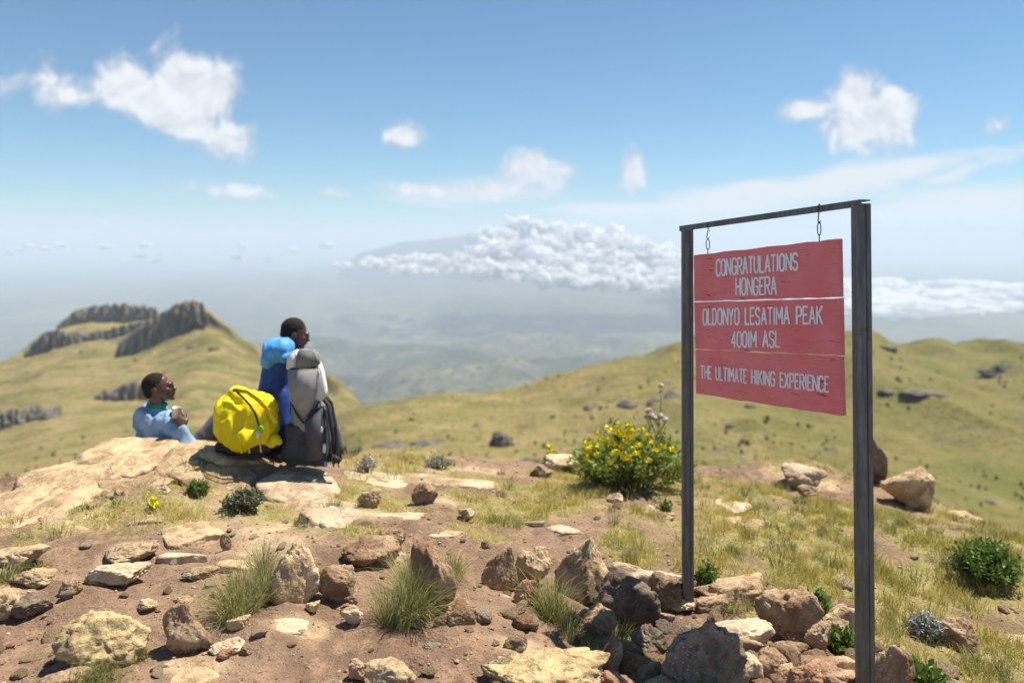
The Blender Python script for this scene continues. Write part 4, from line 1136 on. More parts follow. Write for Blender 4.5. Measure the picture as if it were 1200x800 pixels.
# top beam: angle iron along the frame
bl, br = S(801.5, 268.0), S(1014.5, 237.8)
ax_ = (br-bl).normalized(); upv = Vector((0, 0, 1)); upv = (upv-ax_*upv.dot(ax_)).normalized(); fr = ax_.cross(upv); fr = fr if fr.dot(front) > 0 else -fr
bm = bmesh.new()
sec = [(-.028, -.013), (.028, -.013), (.028, -.007), (-.021, -.007), (-.021, .013), (-.028, .013)]
sec = [(.030, -.014), (.030, .013), (-.028, .013), (-.028, .008), (.024, .008), (.024, -.014)]
A_ = [bm.verts.new(bl+fr*a+upv*b-SO) for a, b in sec]; B_ = [bm.verts.new(br+fr*a+upv*b-SO) for a, b in sec]
bm.faces.new(A_); bm.faces.new(B_[::-1])
for i in range(6): bm.faces.new([A_[i], B_[i], B_[(i+1) % 6], A_[(i+1) % 6]])
bmesh.ops.recalc_face_normals(bm, faces=bm.faces)
link('crossbar', bm_mesh(bm, 'crossbar'), steel, signroot)

red, t = new_mat('red_paint')
vec = t.scalev(t.obj, (1, 1, 1))
n1 = t.noise(t.obj, 5, 5, .6); n2 = t.noise(t.scalev(t.obj, (6, 6, 90)), 2.2, 6, .7); n3 = t.noise(t.obj, 70, 4, .7); n4 = t.noise(t.scalev(t.obj, (7, 7, 70)), 1.3, 3, .6, .4)
c = t.mix(t.step(n1, .35, .65), (.78, .175, .175), (.80, .225, .22)); c = t.mix(t.math('MULTIPLY', t.step(n2, .50, .68), .40), c, (.60, .10, .115))
c = t.mix(t.math('MULTIPLY', t.step(n4, .665, .70), .8), c, (.10, .03, .03))
c = t.mix(t.math('MULTIPLY', t.step(n3, .64, .72), .5), c, (.70, .30, .29))
t.put(t.b.inputs['Base Color'], c); t.b.inputs['Roughness'].default_value = .6; t.b.inputs['Specular IOR Level'].default_value = .3
t.put(t.b.inputs['Normal'], t.bump(t.math('ADD', n2, t.math('MULTIPLY', n4, .5)), .35, .003))
white, t = new_mat('white_paint'); n3 = t.noise(t.obj, 45, 5, .7)
t.put(t.b.inputs['Base Color'], t.mix(t.step(n3, .50, .74), (.82, .81, .80), (.74, .56, .56)))
PL = [([(813,299),(982.5,279.8),(983.8,348.1),(813.5,352.8)], 'top red plank with the congratulations lettering'),
      ([(813.5,354.4),(984.2,349.2),(985.4,416.4),(814.7,408.6)], 'middle red plank with the peak name and height'),
      ([(815,409.9),(984.6,418.0),(986.8,487.1),(815.6,461)], 'lowest red plank with the hiking slogan')]
planks = []
for k, (cs, lab) in enumerate(PL):
    r = random.Random(k+40)
    def edge(a, b, n_):
        out = []
        for i in range(n_):
            f_ = i/n_; pp = ((a[0]*(1-f_)+b[0]*f_), (a[1]*(1-f_)+b[1]*f_)+(r.uniform(-.55, .55) if 0 < i else 0)); out.append(pp)
        return out
    loop = edge(cs[0], cs[1], 14)+edge(cs[1], cs[2], 3)+edge(cs[2], cs[3], 14)+edge(cs[3], cs[0], 3)
    bm = bmesh.new()
    f0 = [bm.verts.new(S(x_, y_, .012)-SO) for x_, y_ in loop]; b0_ = [bm.verts.new(v_.co-front*.024) for v_ in f0]
    bm.faces.new(f0); bm.faces.new(b0_[::-1])
    for i in range(len(f0)): bm.faces.new([f0[i], b0_[i], b0_[(i+1) % len(f0)], f0[(i+1) % len(f0)]])
    bmesh.ops.recalc_face_normals(bm, faces=bm.faces)
    o = link('plank', bm_mesh(bm, 'plank'), red, signroot, label=lab); planks.append(o)
# stroke lettering, unit box 0..1 x 0..1
GL = {
 'C': (.62, [[(1,.84),(.85,1),(.25,1),(0,.8),(0,.2),(.25,0),(.85,0),(1,.16)]]),
 'O': (.66, [[(.28,0),(0,.18),(0,.82),(.28,1),(.72,1),(1,.82),(1,.18),(.72,0),(.28,0)]]),
 'N': (.70, [[(0,0),(0,1)],[(0,1),(1,0)],[(1,0),(1,1)]]),
 'G': (.66, [[(1,.84),(.8,1),(.25,1),(0,.8),(0,.2),(.25,0),(.8,0),(1,.18),(1,.48),(.55,.48)]]),
 'R': (.64, [[(0,0),(0,1),(.75,1),(1,.86),(1,.62),(.75,.5),(0,.5)],[(.5,.5),(1,0)]]),
 'A': (.68, [[(0,0),(.5,1),(1,0)],[(.2,.33),(.8,.33)]]),
 'T': (.58, [[(0,1),(1,1)],[(.5,1),(.5,0)]]),
 'U': (.64, [[(0,1),(0,.18),(.28,0),(.72,0),(1,.18),(1,1)]]),
 'L': (.52, [[(0,1),(0,0),(1,0)]]),
 'I': (.12, [[(.5,0),(.5,1)]]),
 'S': (.60, [[(1,.84),(.75,1),(.25,1),(0,.84),(0,.66),(.2,.54),(.8,.46),(1,.34),(1,.16),(.75,0),(.25,0),(0,.16)]]),
 'H': (.64, [[(0,0),(0,1)],[(1,0),(1,1)],[(0,.5),(1,.5)]]),
 'E': (.54, [[(1,1),(0,1),(0,0),(1,0)],[(0,.52),(.8,.52)]]),
 'D': (.64, [[(0,0),(0,1),(.65,1),(1,.76),(1,.24),(.65,0),(0,0)]]),
 'Y': (.64, [[(0,1),(.5,.48),(1,1)],[(.5,.48),(.5,0)]]),
 'M': (.78, [[(0,0),(0,1),(.5,.35),(1,1),(1,0)]]),
 'P': (.60, [[(0,0),(0,1),(.75,1),(1,.86),(1,.58),(.75,.46),(0,.46)]]),
 'K': (.62, [[(0,0),(0,1)],[(1,1),(0,.45)],[(.3,.6),(1,0)]]),
 'X': (.62, [[(0,0),(1,1)],[(0,1),(1,0)]]),
 '4': (.62, [[(.75,0),(.75,1),(0,.3),(1,.3)]]),
 '0': (.60, [[(.28,0),(0,.18),(0,.82),(.28,1),(.72,1),(1,.82),(1,.18),(.72,0),(.28,0)]]),
 '1': (.14, [[(.5,0),(.5,1)]]),
 ' ': (.50, []),
}
def lettering(text, quad, plank, stroke=.125, seed=1):
    TL, TR, BR, BLq = [S(x_, y_, .0132)-SO for x_, y_ in quad]
    hgt = (TL-BLq).length; gap = .26
    wid_ = sum(GL[c_][0]+gap for c_ in text)-gap
    r = random.Random(seed); bm = bmesh.new(); x0 = 0; n_ = 0
    def M(u_, v_): return (BLq*(1-u_)+BR*u_)*(1-v_)+(TL*(1-u_)+TR*u_)*v_
    Ltot = ((BR-BLq).length+(TR-TL).length)/2
    for c_ in text:
        gw, st_ = GL[c_]
        dy = r.uniform(-.03, .03); sx_ = r.uniform(.96, 1.04)
        for pl in st_:
            pts_ = [M((x0+a*gw*sx_)/wid_, b*.99+dy*(.5)) for a, b in pl]
            for i in range(len(pts_)-1):
                a, b = pts_[i], pts_[i+1]; dn = (b-a); L_ = dn.length
                if L_ < 1e-6: continue
                dn /= L_; sd = dn.cross(front).normalized()*stroke*hgt/2*r.uniform(.85, 1.15)
                ex = dn*stroke*hgt*.28; off = front*(n_*.000012); n_ += 1
                q_ = [a-ex-sd+off, b+ex-sd+off, b+ex+sd+off, a-ex+sd+off]
                f_ = bm.faces.new([bm.verts.new(p_) for p_ in q_])
                f_.normal_update()
                if f_.normal.dot(front) < 0: f_.normal_flip()
        x0 += gw+gap
    link('lettering', bm_mesh(bm, 'lettering'), white, plank)
lettering('CONGRATULATIONS', [(839.5,304.3),(934.5,296.3),(934.5,315.5),(839.5,322.8)], planks[0], seed=1)
lettering('HONGERA', [(862.5,326.5),(909.5,324.3),(909.5,344.5),(862.5,345.5)], planks[0], seed=2)
lettering('OLDONYO LESATIMA PEAK', [(824,362.3),(963.5,358.8),(963.5,379.0),(824,380.3)], planks[1], seed=3)
lettering('4001M ASL', [(857.5,388.8),(913.5,388.0),(913.5,406.5),(857.5,406.3)], planks[1], seed=4)
lettering('THE ULTIMATE HIKING EXPERIENCE', [(821.5,428.3),(971,441.4),(971,459.0),(821.5,442.6)], planks[2], .13, seed=5)
wire, t = new_mat('hook_wire'); t.b.inputs['Base Color'].default_value = (.05, .048, .045, 1); t.b.inputs['Metallic'].default_value = .6; t.b.inputs['Roughness'].default_value = .45
def hook(px, pytop, pybot):
    k = S(px, 300).y/F
    def Q_(dx, dy, off=0.0): return S(px+dx, dy, off)-SO
    # upper hook over the bar, lower eye ring, and screw into the plank
    up = [Q_(1.5, pytop+9, -.034), Q_(.8, pytop, -.034), Q_(0, pytop-1.0, .0), Q_(-.6, pytop+1, .034), Q_(-.4, pytop+10, .034), Q_(-1.4, (pytop+pybot)/2-2, .02), Q_(0, (pytop+pybot)/2+1, .012), Q_(1.6, (pytop+pybot)/2-2, .008)]
    tube('hook', up, .0024, wire, signroot, 6)
    cy_ = (pytop+pybot)/2+4; ry = (pybot-cy_)*.48
    ring = [Q_(2.3*math.sin(a)*.9, cy_+ry*.4-ry*math.cos(a), .010*math.cos(a)) for a in np.linspace(0, 2*math.pi, 15)]
    tube('eye_ring', ring, .0022, wire, signroot, 6)
    tube('eye_screw', [Q_(0, cy_+ry*1.2, 0), Q_(0, pybot+3, 0)], .0024, wire, signroot, 6)
hook(829.5, 263, 296.5)
hook(960, 240, 281.5)

# ------------------------------------------------------------------ people
def remesh(prims, voxel, smooth, name, noise_amp=0, noise_sc=12, seed=0):
    """one continuous closed surface from spheres / ellipsoids / tapered limbs"""
    bm = bmesh.new()
    def sph(c, r3, rot=None, sub=2):
        M_ = Matrix.Translation(Vector(c)) @ (rot.to_matrix().to_4x4() if rot else Matrix.Identity(4)) @ Matrix.Diagonal((*r3, 1))
        bmesh.ops.create_icosphere(bm, subdivisions=sub, radius=1, matrix=M_)
    for p_ in prims:
        if p_[0] == 'e': sph(p_[1], p_[2], p_[3] if len(p_) > 3 else None, 3)
        elif p_[0] == 'c':
            a, b, ra, rb = Vector(p_[1]), Vector(p_[2]), p_[3], p_[4]
            n_ = max(2, int((b-a).length/(min(ra, rb)*.35)))
            for i in range(n_+1):
                f_ = i/n_; sph(a.lerp(b, f_), (ra+(rb-ra)*f_,)*3)
        elif p_[0] == 'b':   # box: centre, half sizes, rot
            M_ = Matrix.Translation(Vector(p_[1])) @ (p_[3].to_matrix().to_4x4() if len(p_) > 3 else Matrix.Identity(4)) @ Matrix.Diagonal((*[2*q for q in p_[2]], 1))
            bmesh.ops.create_cube(bm, size=1, matrix=M_)
    me_ = bpy.data.meshes.new('tmp'); bm.to_mesh(me_); bm.free()
    o = bpy.data.objects.new('tmp', me_); COL.objects.link(o)
    m1 = o.modifiers.new('r', 'REMESH'); m1.mode = 'VOXEL'; m1.voxel_size = voxel; m1.use_smooth_shade = True
    m2 = o.modifiers.new('s', 'SMOOTH'); m2.iterations = smooth; m2.factor = .6
    dg = bpy.context.evaluated_depsgraph_get(); dg.update()
    out = bpy.data.meshes.new_from_object(o.evaluated_get(dg)); out.name = name
    bpy.data.objects.remove(o); bpy.data.meshes.remove(me_)
    if noise_amp:
        n_ = len(out.vertices); co = np.zeros(n_*3, np.float32); out.vertices.foreach_get('co', co); co = co.reshape(-1, 3).astype(float)
        no = np.zeros(n_*3, np.float32); out.vertices.foreach_get('normal', no); no = no.reshape(-1, 3)
        sc3 = noise_sc if isinstance(noise_sc, tuple) else (noise_sc, noise_sc, noise_sc*.55)
        q_ = co*np.array(sc3)+seed
        d_ = fbm(q_, 3); rd = (1-np.abs(fbm(q_*.8+9, 2)))**3
        co = co+no*((d_*.5+rd*.8-.4)*noise_amp)[:, None]
        out.vertices.foreach_set('co', co.astype(np.float32).ravel()); out.update()
    return out
def cloth(name, c1, c2, rough=.8, sc=60):
    m, t = new_mat(name)
    n1 = t.noise(t.obj, 9, 4, .6); n2 = t.noise(t.obj, sc*5, 2)
    t.put(t.b.inputs['Base Color'], t.mix(t.step(n1, .35, .65), c1, c2)); t.b.inputs['Roughness'].default_value = rough
    t.put(t.b.inputs['Normal'], t.bump(t.math('ADD', n1, t.math('MULTIPLY', n2, .1)), .35, .01))
    return m
skin, t = new_mat('dark_skin'); t.put(t.b.inputs['Base Color'], t.mix(t.noise(t.obj, 14, 4), (.075, .033, .022), (.125, .055, .036)))
t.b.inputs['Roughness'].default_value = .38; t.b.inputs['Specular IOR Level'].default_value = .55
hairm, t = new_mat('black_hair'); t.put(t.b.inputs['Base Color'], t.mix(t.noise(t.obj, 120, 4), (.010, .008, .007), (.03, .022, .018))); t.b.inputs['Roughness'].default_value = .9
t.put(t.b.inputs['Normal'], t.bump(t.noise(t.obj, 260, 3), .8, .004))
eyew, t = new_mat('eye_white'); t.b.inputs['Base Color'].default_value = (.16, .12, .10, 1)
def head_prims(hf, hc):
    """hf maps head-local (x right, y forward, z up; origin = head centre) to world"""
    q = hf.to_quaternion() if hasattr(hf, 'to_quaternion') else hf
    def W_(x, y, z): return hc + q@Vector((x, y, z))
    e = lambda c, r: ('e', W_(*c), r, q)
    pr = [e((0, -.012, .030), (.074, .094, .088)), e((0, .030, -.018), (.060, .064, .075)), e((0, .042, -.062), (.046, .046, .040)),
          e((0, .078, -.090), (.024, .020, .020)), e((0, .088, .020), (.044, .020, .018)), e((0, .098, -.005), (.011, .016, .026)),
          e((0, .112, -.026), (.017, .014, .012)), e((0, .096, -.050), (.024, .014, .009)), e((0, .094, -.062), (.021, .013, .008)),
          e((.036, .066, -.018), (.020, .022, .018)), e((-.036, .066, -.018), (.020, .022, .018)),
          e((.078, -.006, -.008), (.008, .020, .032)), e((-.078, -.006, -.008), (.008, .020, .032))]
    return pr, W_, q
def person(name, base, label, fwd, head_c, head_q, jacket, jlabel, hands, extra_parts=None, legs=None, collar=None, sh_w=.19, chest=None):
    """base: world point under the pelvis, fwd: unit facing in plan"""
    root = empty(name, base, category='person', label=label)
    B = Vector(base); f_ = Vector((fwd[0], fwd[1], 0)).normalized(); r_ = Vector((f_.y, -f_.x, 0)); up = Vector((0, 0, 1))
    def T_(x, y, z): return B + r_*x + f_*y + up*z
    q = Matrix((r_, f_, up)).transposed().to_quaternion()
    hp, W_, hq = head_prims(head_q, head_c)
    neckb = T_(0, .0, .60)
    shL, shR = T_(-sh_w, .01, .545), T_(sh_w, .01, .545)
    torso = [('e', T_(0, 0, .12), (.165, .12, .12), q), ('e', T_(0, -.02, .26), (.150, .105, .14), q), ('e', T_(0, -.01, .42), (.175, .115, .155), q),
             ('c', T_(-sh_w*.65, 0, .52), T_(sh_w*.65, 0, .52), .075, .075), ('c', neckb, W_(0, -.03, -.06), .060, .054)]
    def arm(sh, el, ha, k=1.0): return [('c', sh, el, .055*k, .043*k), ('c', el, ha, .042*k, .030*k)]
    fingers = []
    arms = []; sleeves = []
    for sgn, sh in ((-1, shL), (1, shR)):
        el, wr, curl, grip = hands[sgn]
        arms += arm(sh, el, wr)
        sleeves += [('c', sh, el, .078, .062), ('c', el, wr, .054, .040)]
        hd = (wr-el).normalized(); side = hd.cross(grip).normalized(); pc = wr+hd*.045
        hq_ = Matrix((side, hd, side.cross(hd))).transposed().to_quaternion()
        fingers.append(('e', pc, (.040, .050, .018), hq_))
        for i, (dx, L_) in enumerate([(-.030, .075), (-.010, .084), (.010, .078), (.029, .062)]):
            p0 = pc+side*dx+hd*.040; p1_ = p0+(hd*.75+grip*.65*curl).normalized()*L_*.45; p2_ = p1_+(hd*(.5-.5*curl)+grip*curl).normalized()*L_*.33; p3_ = p2_+(hd*(.3-.9*curl)+grip*.6).normalized()*L_*.25
            fingers += [('c', p0, p1_, .0095, .0088), ('c', p1_, p2_, .0088, .0080), ('c', p2_, p3_, .0080, .0070)]
        th0 = pc-side*.034-hd*.012; th1 = th0+(-side*.6+hd*.5+grip*.6).normalized()*.038; th2 = th1+(hd*.5+grip*.8+side*.2).normalized()*.028
        fingers += [('c', th0, th1, .012, .010), ('c', th1, th2, .010, .008)]
    lg = []; tr_ = []
    for (hip, kn, an, toe) in legs(T_):
        lg += [('c', hip, kn, .075, .052), ('c', kn, an, .050, .035), ('c', an, toe, .036, .028)]
        tr_ += [('c', hip, kn, .094, .070), ('c', kn, an.lerp(kn, .08), .068, .052)]
    body = remesh(hp+torso+arms+fingers+lg, .0065, 3, 'body')
    def put(nm, me_, m_, par=root, lab=None):
        me_.transform(Matrix.Translation(-B)); me_.materials.clear(); o = link(nm, me_, m_, par)
        if lab: o['label'] = lab
        return o
    put('body', body, skin)
    # short hair cap
    hair = remesh([('e', W_(0, -.020, .036), (.080, .096, .088), hq), ('e', W_(0, -.060, -.005), (.066, .050, .058), hq)], .006, 2, 'hair', .003, 90)
    bm = bmesh.new(); bm.from_mesh(hair); inv = hq.inverted()
    dele = []
    for v_ in bm.verts:
        l_ = inv@(v_.co-head_c)
        lim = .052 if l_.z > .045 else (.012 if l_.z > .0 else -.022)
        if l_.y > lim+max(0, (l_.z-.045))*.55 or (l_.z < -.055): dele.append(v_)
    bmesh.ops.delete(bm, geom=dele, context='VERTS'); bm.to_mesh(hair); bm.free()
    put('hair', hair, hairm)
    for s_ in (-1, 1):
        bm = bmesh.new(); bmesh.ops.create_icosphere(bm, subdivisions=2, radius=.0095, matrix=Matrix.Translation(W_(s_*.031, .079, .004)))
        put('eye', bm_mesh(bm, 'eye', True), eyew)
    jk = [(p_[0], p_[1], tuple(x*1.13+.008 for x in p_[2]), p_[3]) if p_[0] == 'e' else p_ for p_ in torso[:3]]
    jk += [('c', T_(-sh_w*.9, 0, .545), T_(sh_w*.9, 0, .545), .085, .085), ('c', T_(0, -.01, .58), T_(0, -.015, .635), .088, .072), ('e', T_(0, -.10, .54), (.13, .07, .10), q), ('e', T_(0, -.06, .20), (.19, .13, .14), q)] + sleeves
    jm = remesh(jk, .0075, 4, 'jacket', .017, (13, 13, 7), 3)
    put('jacket', jm, jacket, lab=jlabel)
    tm = remesh(tr_+[('e', T_(0, 0, .10), (.185, .14, .12), q)], .009, 4, 'trousers', .012, 12)
    put('trousers', tm, cloth('grey_trousers_'+name if False else 'grey_trousers', (.12, .12, .13), (.19, .19, .20)))
    if collar: 
        cmsh = remesh([('c', T_(.062*math.cos(a), -.012+.055*math.sin(a), .648), T_(.062*math.cos(a+.4), -.012+.055*math.sin(a+.4), .648), .022, .022) for a in np.arange(0, 6.3, .4)], .006, 2, 'collar', .005, 30)
        put('collar', cmsh, collar)
    bt = cloth('boot_leather', (.05, .035, .025), (.09, .06, .04), .6)
    for (hip, kn, an, toe) in legs(T_):
        put('boot', remesh([('c', an+Vector((0, 0, .04)), an, .050, .048), ('c', an-Vector((0, 0, .02)), toe, .046, .040)], .009, 3, 'boot'), bt)
    return root, T_, put

# the man in light blue at the left
b1 = P(190, 522, 5.42); headc = P(186, 455, 5.38)
b1 = Vector((P(186, 522, 5.42).x, 5.42, headc.z-.775))
f1 = Vector((.72, .70, 0)).normalized()
hq1 = (Matrix.Rotation(R(-83), 4, 'Z')@Matrix.Rotation(R(12), 4, 'X')).to_quaternion()
hand1 = P(213, 497, 5.20); el1 = P(222, 523, 5.18)
hand1l = P(206, 492, 5.33); 
def legs1(T_):
    k1 = P(262, 487, 5.50); k2 = P(272, 492, 5.62)
    return [(T_(-.09, .06, .10), k2, k2+Vector((.30, .10, -.40)), k2+Vector((.46, .13, -.42))), (T_(.09, .05, .10), k1, k1+Vector((.28, .05, -.38)), k1+Vector((.43, .08, -.40)))]
p_one, T1, put1 = person('person', b1, 'seated person in light blue jacket looking right and holding a cup', f1, headc, hq1,
    cloth('light_blue_jacket', (.20, .32, .47), (.27, .40, .56), .75), None,
    {1: (el1, hand1+Vector((.01, 0, -.03)), .8, Vector((-.5, .6, .4)).normalized()), -1: (P(196, 515, 5.60), hand1l, .8, Vector((.3, -.8, .3)).normalized())},
    legs=legs1, collar=cloth('green_collar', (.01, .20, .10), (.02, .30, .16)))
def panel(name, pix, d, th, mat, root, base, off=0.0):
    bm = bmesh.new()
    f0 = [bm.verts.new(P(x_, y_, d+off+(z_[0] if z_ else 0))-Vector(base)) for x_, y_, *z_ in pix]
    b0 = [bm.verts.new(v_.co+Vector((0, th, 0))) for v_ in f0]
    bm.faces.new(f0); bm.faces.new(b0[::-1])
    for i in range(len(f0)): bm.faces.new([f0[i], b0[i], b0[(i+1) % len(f0)], f0[(i+1) % len(f0)]])
    bmesh.ops.recalc_face_normals(bm, faces=bm.faces)
    bmesh.ops.bevel(bm, geom=list(bm.edges), offset=.007, segments=3, affect='EDGES')
    return link(name, bm_mesh(bm, name, True), mat, root)
jw, t = new_mat('white_print'); t.b.inputs['Base Color'].default_value = (.75, .78, .8, 1)
for (a_, b_) in [((172.5,497),(174.5,489)),((174.5,489),(176,496)),((177,496),(178.5,489))]:
    pass
# the held cup
cupm, t = new_mat('metal_cup'); t.b.inputs['Base Color'].default_value = (.60, .62, .60, 1); t.b.inputs['Metallic'].default_value = .4; t.b.inputs['Roughness'].default_value = .4
bm = bmesh.new()
prof_c = [(.028, 0), (.031, .072), (.032, .074), (.029, .074), (.026, .006)]
rings = [[bm.verts.new((r_*math.cos(a), r_*math.sin(a), z_)) for a in np.linspace(0, 2*math.pi, 21)[:-1]] for r_, z_ in prof_c]
for i in range(4):
    for k in range(20): bm.faces.new([rings[i][k], rings[i][(k+1) % 20], rings[i+1][(k+1) % 20], rings[i+1][k]])
bm.faces.new(rings[0][::-1]); bm.faces.new(rings[-1])
o = link('cup', bm_mesh(bm, 'cup', True), cupm, category='cup', label='pale metal cup held by the person in light blue')
o.location = P(206.5, 489, 5.22)

# the man behind the packs
headc2 = P(345.5, 391, 5.62)
b2 = Vector((P(338, 500, 5.62).x, 5.64, headc2.z-.775))
f2v = Vector((.12, .99, 0)).normalized()
hq2 = (Matrix.Rotation(R(-72), 4, 'Z')@Matrix.Rotation(R(-14), 4, 'X')).to_quaternion()
def legs2(T_):
    k1 = T_(-.12, .42, .14); k2 = T_(.12, .42, .12)
    return [(T_(-.09, .05, .10), k1, k1+Vector((.12, .10, -.42)), k1+Vector((.22, .2, -.43))), (T_(.09, .05, .10), k2, k2+Vector((.12, .08, -.42)), k2+Vector((.22, .18, -.43)))]
r2 = Vector((f2v.y, -f2v.x, 0))
def TT(x, y, z): return b2+r2*x+f2v*y+Vector((0, 0, z))
person('person', b2, 'person with close cropped hair sitting behind the tall backpacks', f2v, headc2, hq2,
    cloth('royal_blue_jacket', (.02, .05, .42), (.03, .08, .55), .7), None,
    {1: (TT(.17, .12, .28), TT(.08, .32, .22), .5, Vector((0, 0, -1))), -1: (TT(-.17, .12, .28), TT(-.08, .32, .22), .5, Vector((0, 0, -1)))},
    sh_w=.15, legs=legs2, collar=cloth('blue_collar', (.02, .05, .5), (.03, .08, .6)))

# ------------------------------------------------------------------ backpacks
def at_px(d): return lambda px, py, dd=0.0: P(px, py, d+dd)
def sub(me_, base): me_.transform(Matrix.Translation(-Vector(base))); me_.materials.clear(); return me_
yel = cloth('yellow_cover', (.72, .55, .004), (.80, .64, .008), .55); yel2 = cloth('yellow_strap', (.60, .44, .01), (.70, .52, .01), .6)
blk = cloth('black_webbing', (.018, .018, .02), (.035, .035, .04), .7)
Dy = 5.0; q = at_px(Dy); yb = q(288, 530); 
yroot = empty('backpack', yb, category='backpack', label='bulging bright yellow backpack lying on the bedrock')
mm = Dy/F
prims = [('e', q(283, 497, .06), (31*mm, .17, 33*mm)), ('e', q(300, 482, .08), (24*mm, .16, 24*mm), Euler((0, R(38), 0)).to_quaternion()),
         ('e', q(272, 482, .06), (20*mm, .14, 22*mm)), ('e', q(311, 500, .05), (14*mm, .13, 22*mm)), ('e', q(288, 510, .0), (22*mm, .13, 20*mm)),
         ('e', q(284, 464, .06), (15*mm, .09, 9*mm), Euler((0, R(25), 0)).to_quaternion())]
link('bag', sub(remesh(prims, .008, 7, 'bag', .020, (15, 15, 5), 5), yb), yel, yroot)
link('base_panel', sub(remesh([('e', q(285, 521, .06), (34*mm, .15, 9*mm)), ('e', q(305, 521, .05), (20*mm, .12, 8*mm))], .009, 4, 'base_panel', .012, 14), yb), blk, yroot)
def ribbon(name, pix, d, wpx, mat, root, base, th=.006):
    V = []; Q = []; w_ = wpx/2*d/F
    pts_ = [P(a[0], a[1], d+(a[2] if len(a) > 2 else 0))-Vector(base) for a in pix]
    for i, p_ in enumerate(pts_):
        tn = (pts_[min(i+1, len(pts_)-1)]-pts_[max(i-1, 0)]).normalized(); sd = tn.cross(Vector((0, 1, 0))).normalized()*w_
        V += [p_-sd, p_+sd, p_+sd+Vector((0, th, 0)), p_-sd+Vector((0, th, 0))]
    for i in range(len(pts_)-1):
        for k in range(4): Q.append([i*4+k, i*4+(k+1) % 4, i*4+4+(k+1) % 4, i*4+4+k])
    n_ = len(V); Q += [[3, 2, 1, 0], [n_-4, n_-3, n_-2, n_-1]]
    me_ = bpy.data.meshes.new(name); me_.from_pydata([v_[:] for v_ in V], [], Q); me_.materials.append(mat)
    return link(name, me_, None, root)
ribbon('strap', [(277,459,-.05),(285,466,-.12),(293,475,-.14),(299,485,-.15),(303,497,-.14),(306,508,-.10)], Dy, 2.2, blk, yroot, yb)
ribbon('strap', [(276,457,-.04),(289,459,-.08),(303,469,-.10),(315,482,-.08),(323,496,-.05)], Dy, 4.5, yel2, yroot, yb)
ribbon('strap', [(303,508,-.13),(304,518,-.12),(306,530,-.13)], Dy, 1.5, yel2, yroot, yb)
ribbon('strap', [(279,512,-.14),(281,522,-.14),(283,531,-.13)], Dy, 3, yel2, yroot, yb)
ribbon('strap', [(291,520,-.13),(292,531,-.13)], Dy, 2, yel2, yroot, yb)
grn = cloth('green_tag', (.20, .42, .03), (.28, .52, .05)); wht = cloth('white_tag', (.55, .58, .7), (.7, .7, .75))
link('tag', sub(remesh([('e', q(305, 503, -.13), (4.2*mm, .012, 5*mm))], .004, 1, 'tag'), yb), grn, yroot)
link('tag', sub(remesh([('e', q(302, 509, -.135), (2.2*mm, .008, 4.5*mm))], .003, 1, 'tag'), yb), wht, yroot)
link('pocket', sub(remesh([('e', q(322, 514, .0), (6*mm, .05, 6*mm)), ('e', q(318, 519, .0), (6*mm, .05, 5*mm)), ('e', q(326, 517, .0), (4*mm, .04, 5*mm))], .006, 3, 'pocket', .010, 25), yb), yel, yroot)
link('buckle', sub(remesh([('b', q(275, 457, -.06), (2.2*mm, .01, 1.6*mm))], .003, 1, 'buckle'), yb), blk, yroot)

blu = cloth('royal_blue_nylon', (.014, .040, .20), (.022, .060, .29), .6); lbl = cloth('sky_blue_nylon', (.06, .26, .60), (.11, .36, .70), .6)
Db = 5.25; q = at_px(Db); bb = q(322, 540); mm = Db/F
broot = empty('backpack', bb, category='backpack', label='tall royal blue backpack with its lit hooded top painted sky blue')
link('bag', sub(remesh([('e', q(322, 480, .10), (20*mm, .13, 52*mm), Euler((0, R(-3), 0)).to_quaternion()), ('e', q(323, 450, .10), (18*mm, .12, 40*mm), Euler((0, R(4), 0)).to_quaternion()),
      ('e', q(320, 505, .08), (18*mm, .13, 30*mm)), ('e', q(333, 490, .06), (12*mm, .11, 40*mm)), ('e', q(329, 425, .10), (19*mm, .11, 20*mm))], .008, 7, 'bag', .014, (12, 12, 3), 2), bb), blu, broot)
link('lid', sub(remesh([('e', q(324, 411, .06), (17*mm, .12, 16*mm)), ('e', q(331, 408, .06), (13*mm, .12, 13*mm)), ('e', q(316, 420, .05), (9*mm, .11, 12*mm)), ('e', q(336, 417, .05), (8*mm, .11, 8*mm))], .007, 3, 'lid', .014, (14, 14, 5), 7), bb), lbl, broot)  # highlight on the royal blue top painted as a lighter blue lid
ribbon('strap', [(341,425,-.06),(342,450,-.08),(341,480,-.08),(343,505,-.06)], Db, 2.2, blk, broot, bb)
link('base_panel', sub(remesh([('e', q(326, 530, .06), (17*mm, .12, 14*mm))], .008, 3, 'base_panel', .008, 14), bb), blk, broot)

gry = cloth('grey_nylon', (.24, .235, .23), (.31, .30, .29), .65); dgr = cloth('charcoal_nylon', (.035, .037, .042), (.055, .058, .064), .6); dg3 = cloth('dark_grey_nylon', (.065, .066, .075), (.09, .09, .10), .6); mgr = cloth('grey_mesh', (.17, .17, .17), (.22, .22, .22), .7); wh2 = cloth('off_white_nylon', (.55, .54, .52), (.68, .67, .65), .6)
Dg2 = 5.02; q = at_px(Dg2); gb = q(362, 546); mm = Dg2/F
groot = empty('backpack', gb, category='backpack', label='tall grey and black trekking backpack standing beside the blue one')
link('bag', sub(remesh([('e', q(360, 465, .14), (19*mm, .11, 44*mm)), ('e', q(360, 440, .14), (18*mm, .10, 22*mm)), ('b', q(359, 455, .14), (15*mm, .08, 28*mm)), ('e', q(361, 490, .12), (20*mm, .12, 30*mm))], .008, 8, 'bag', .014, 9, 11), gb), gry, groot)
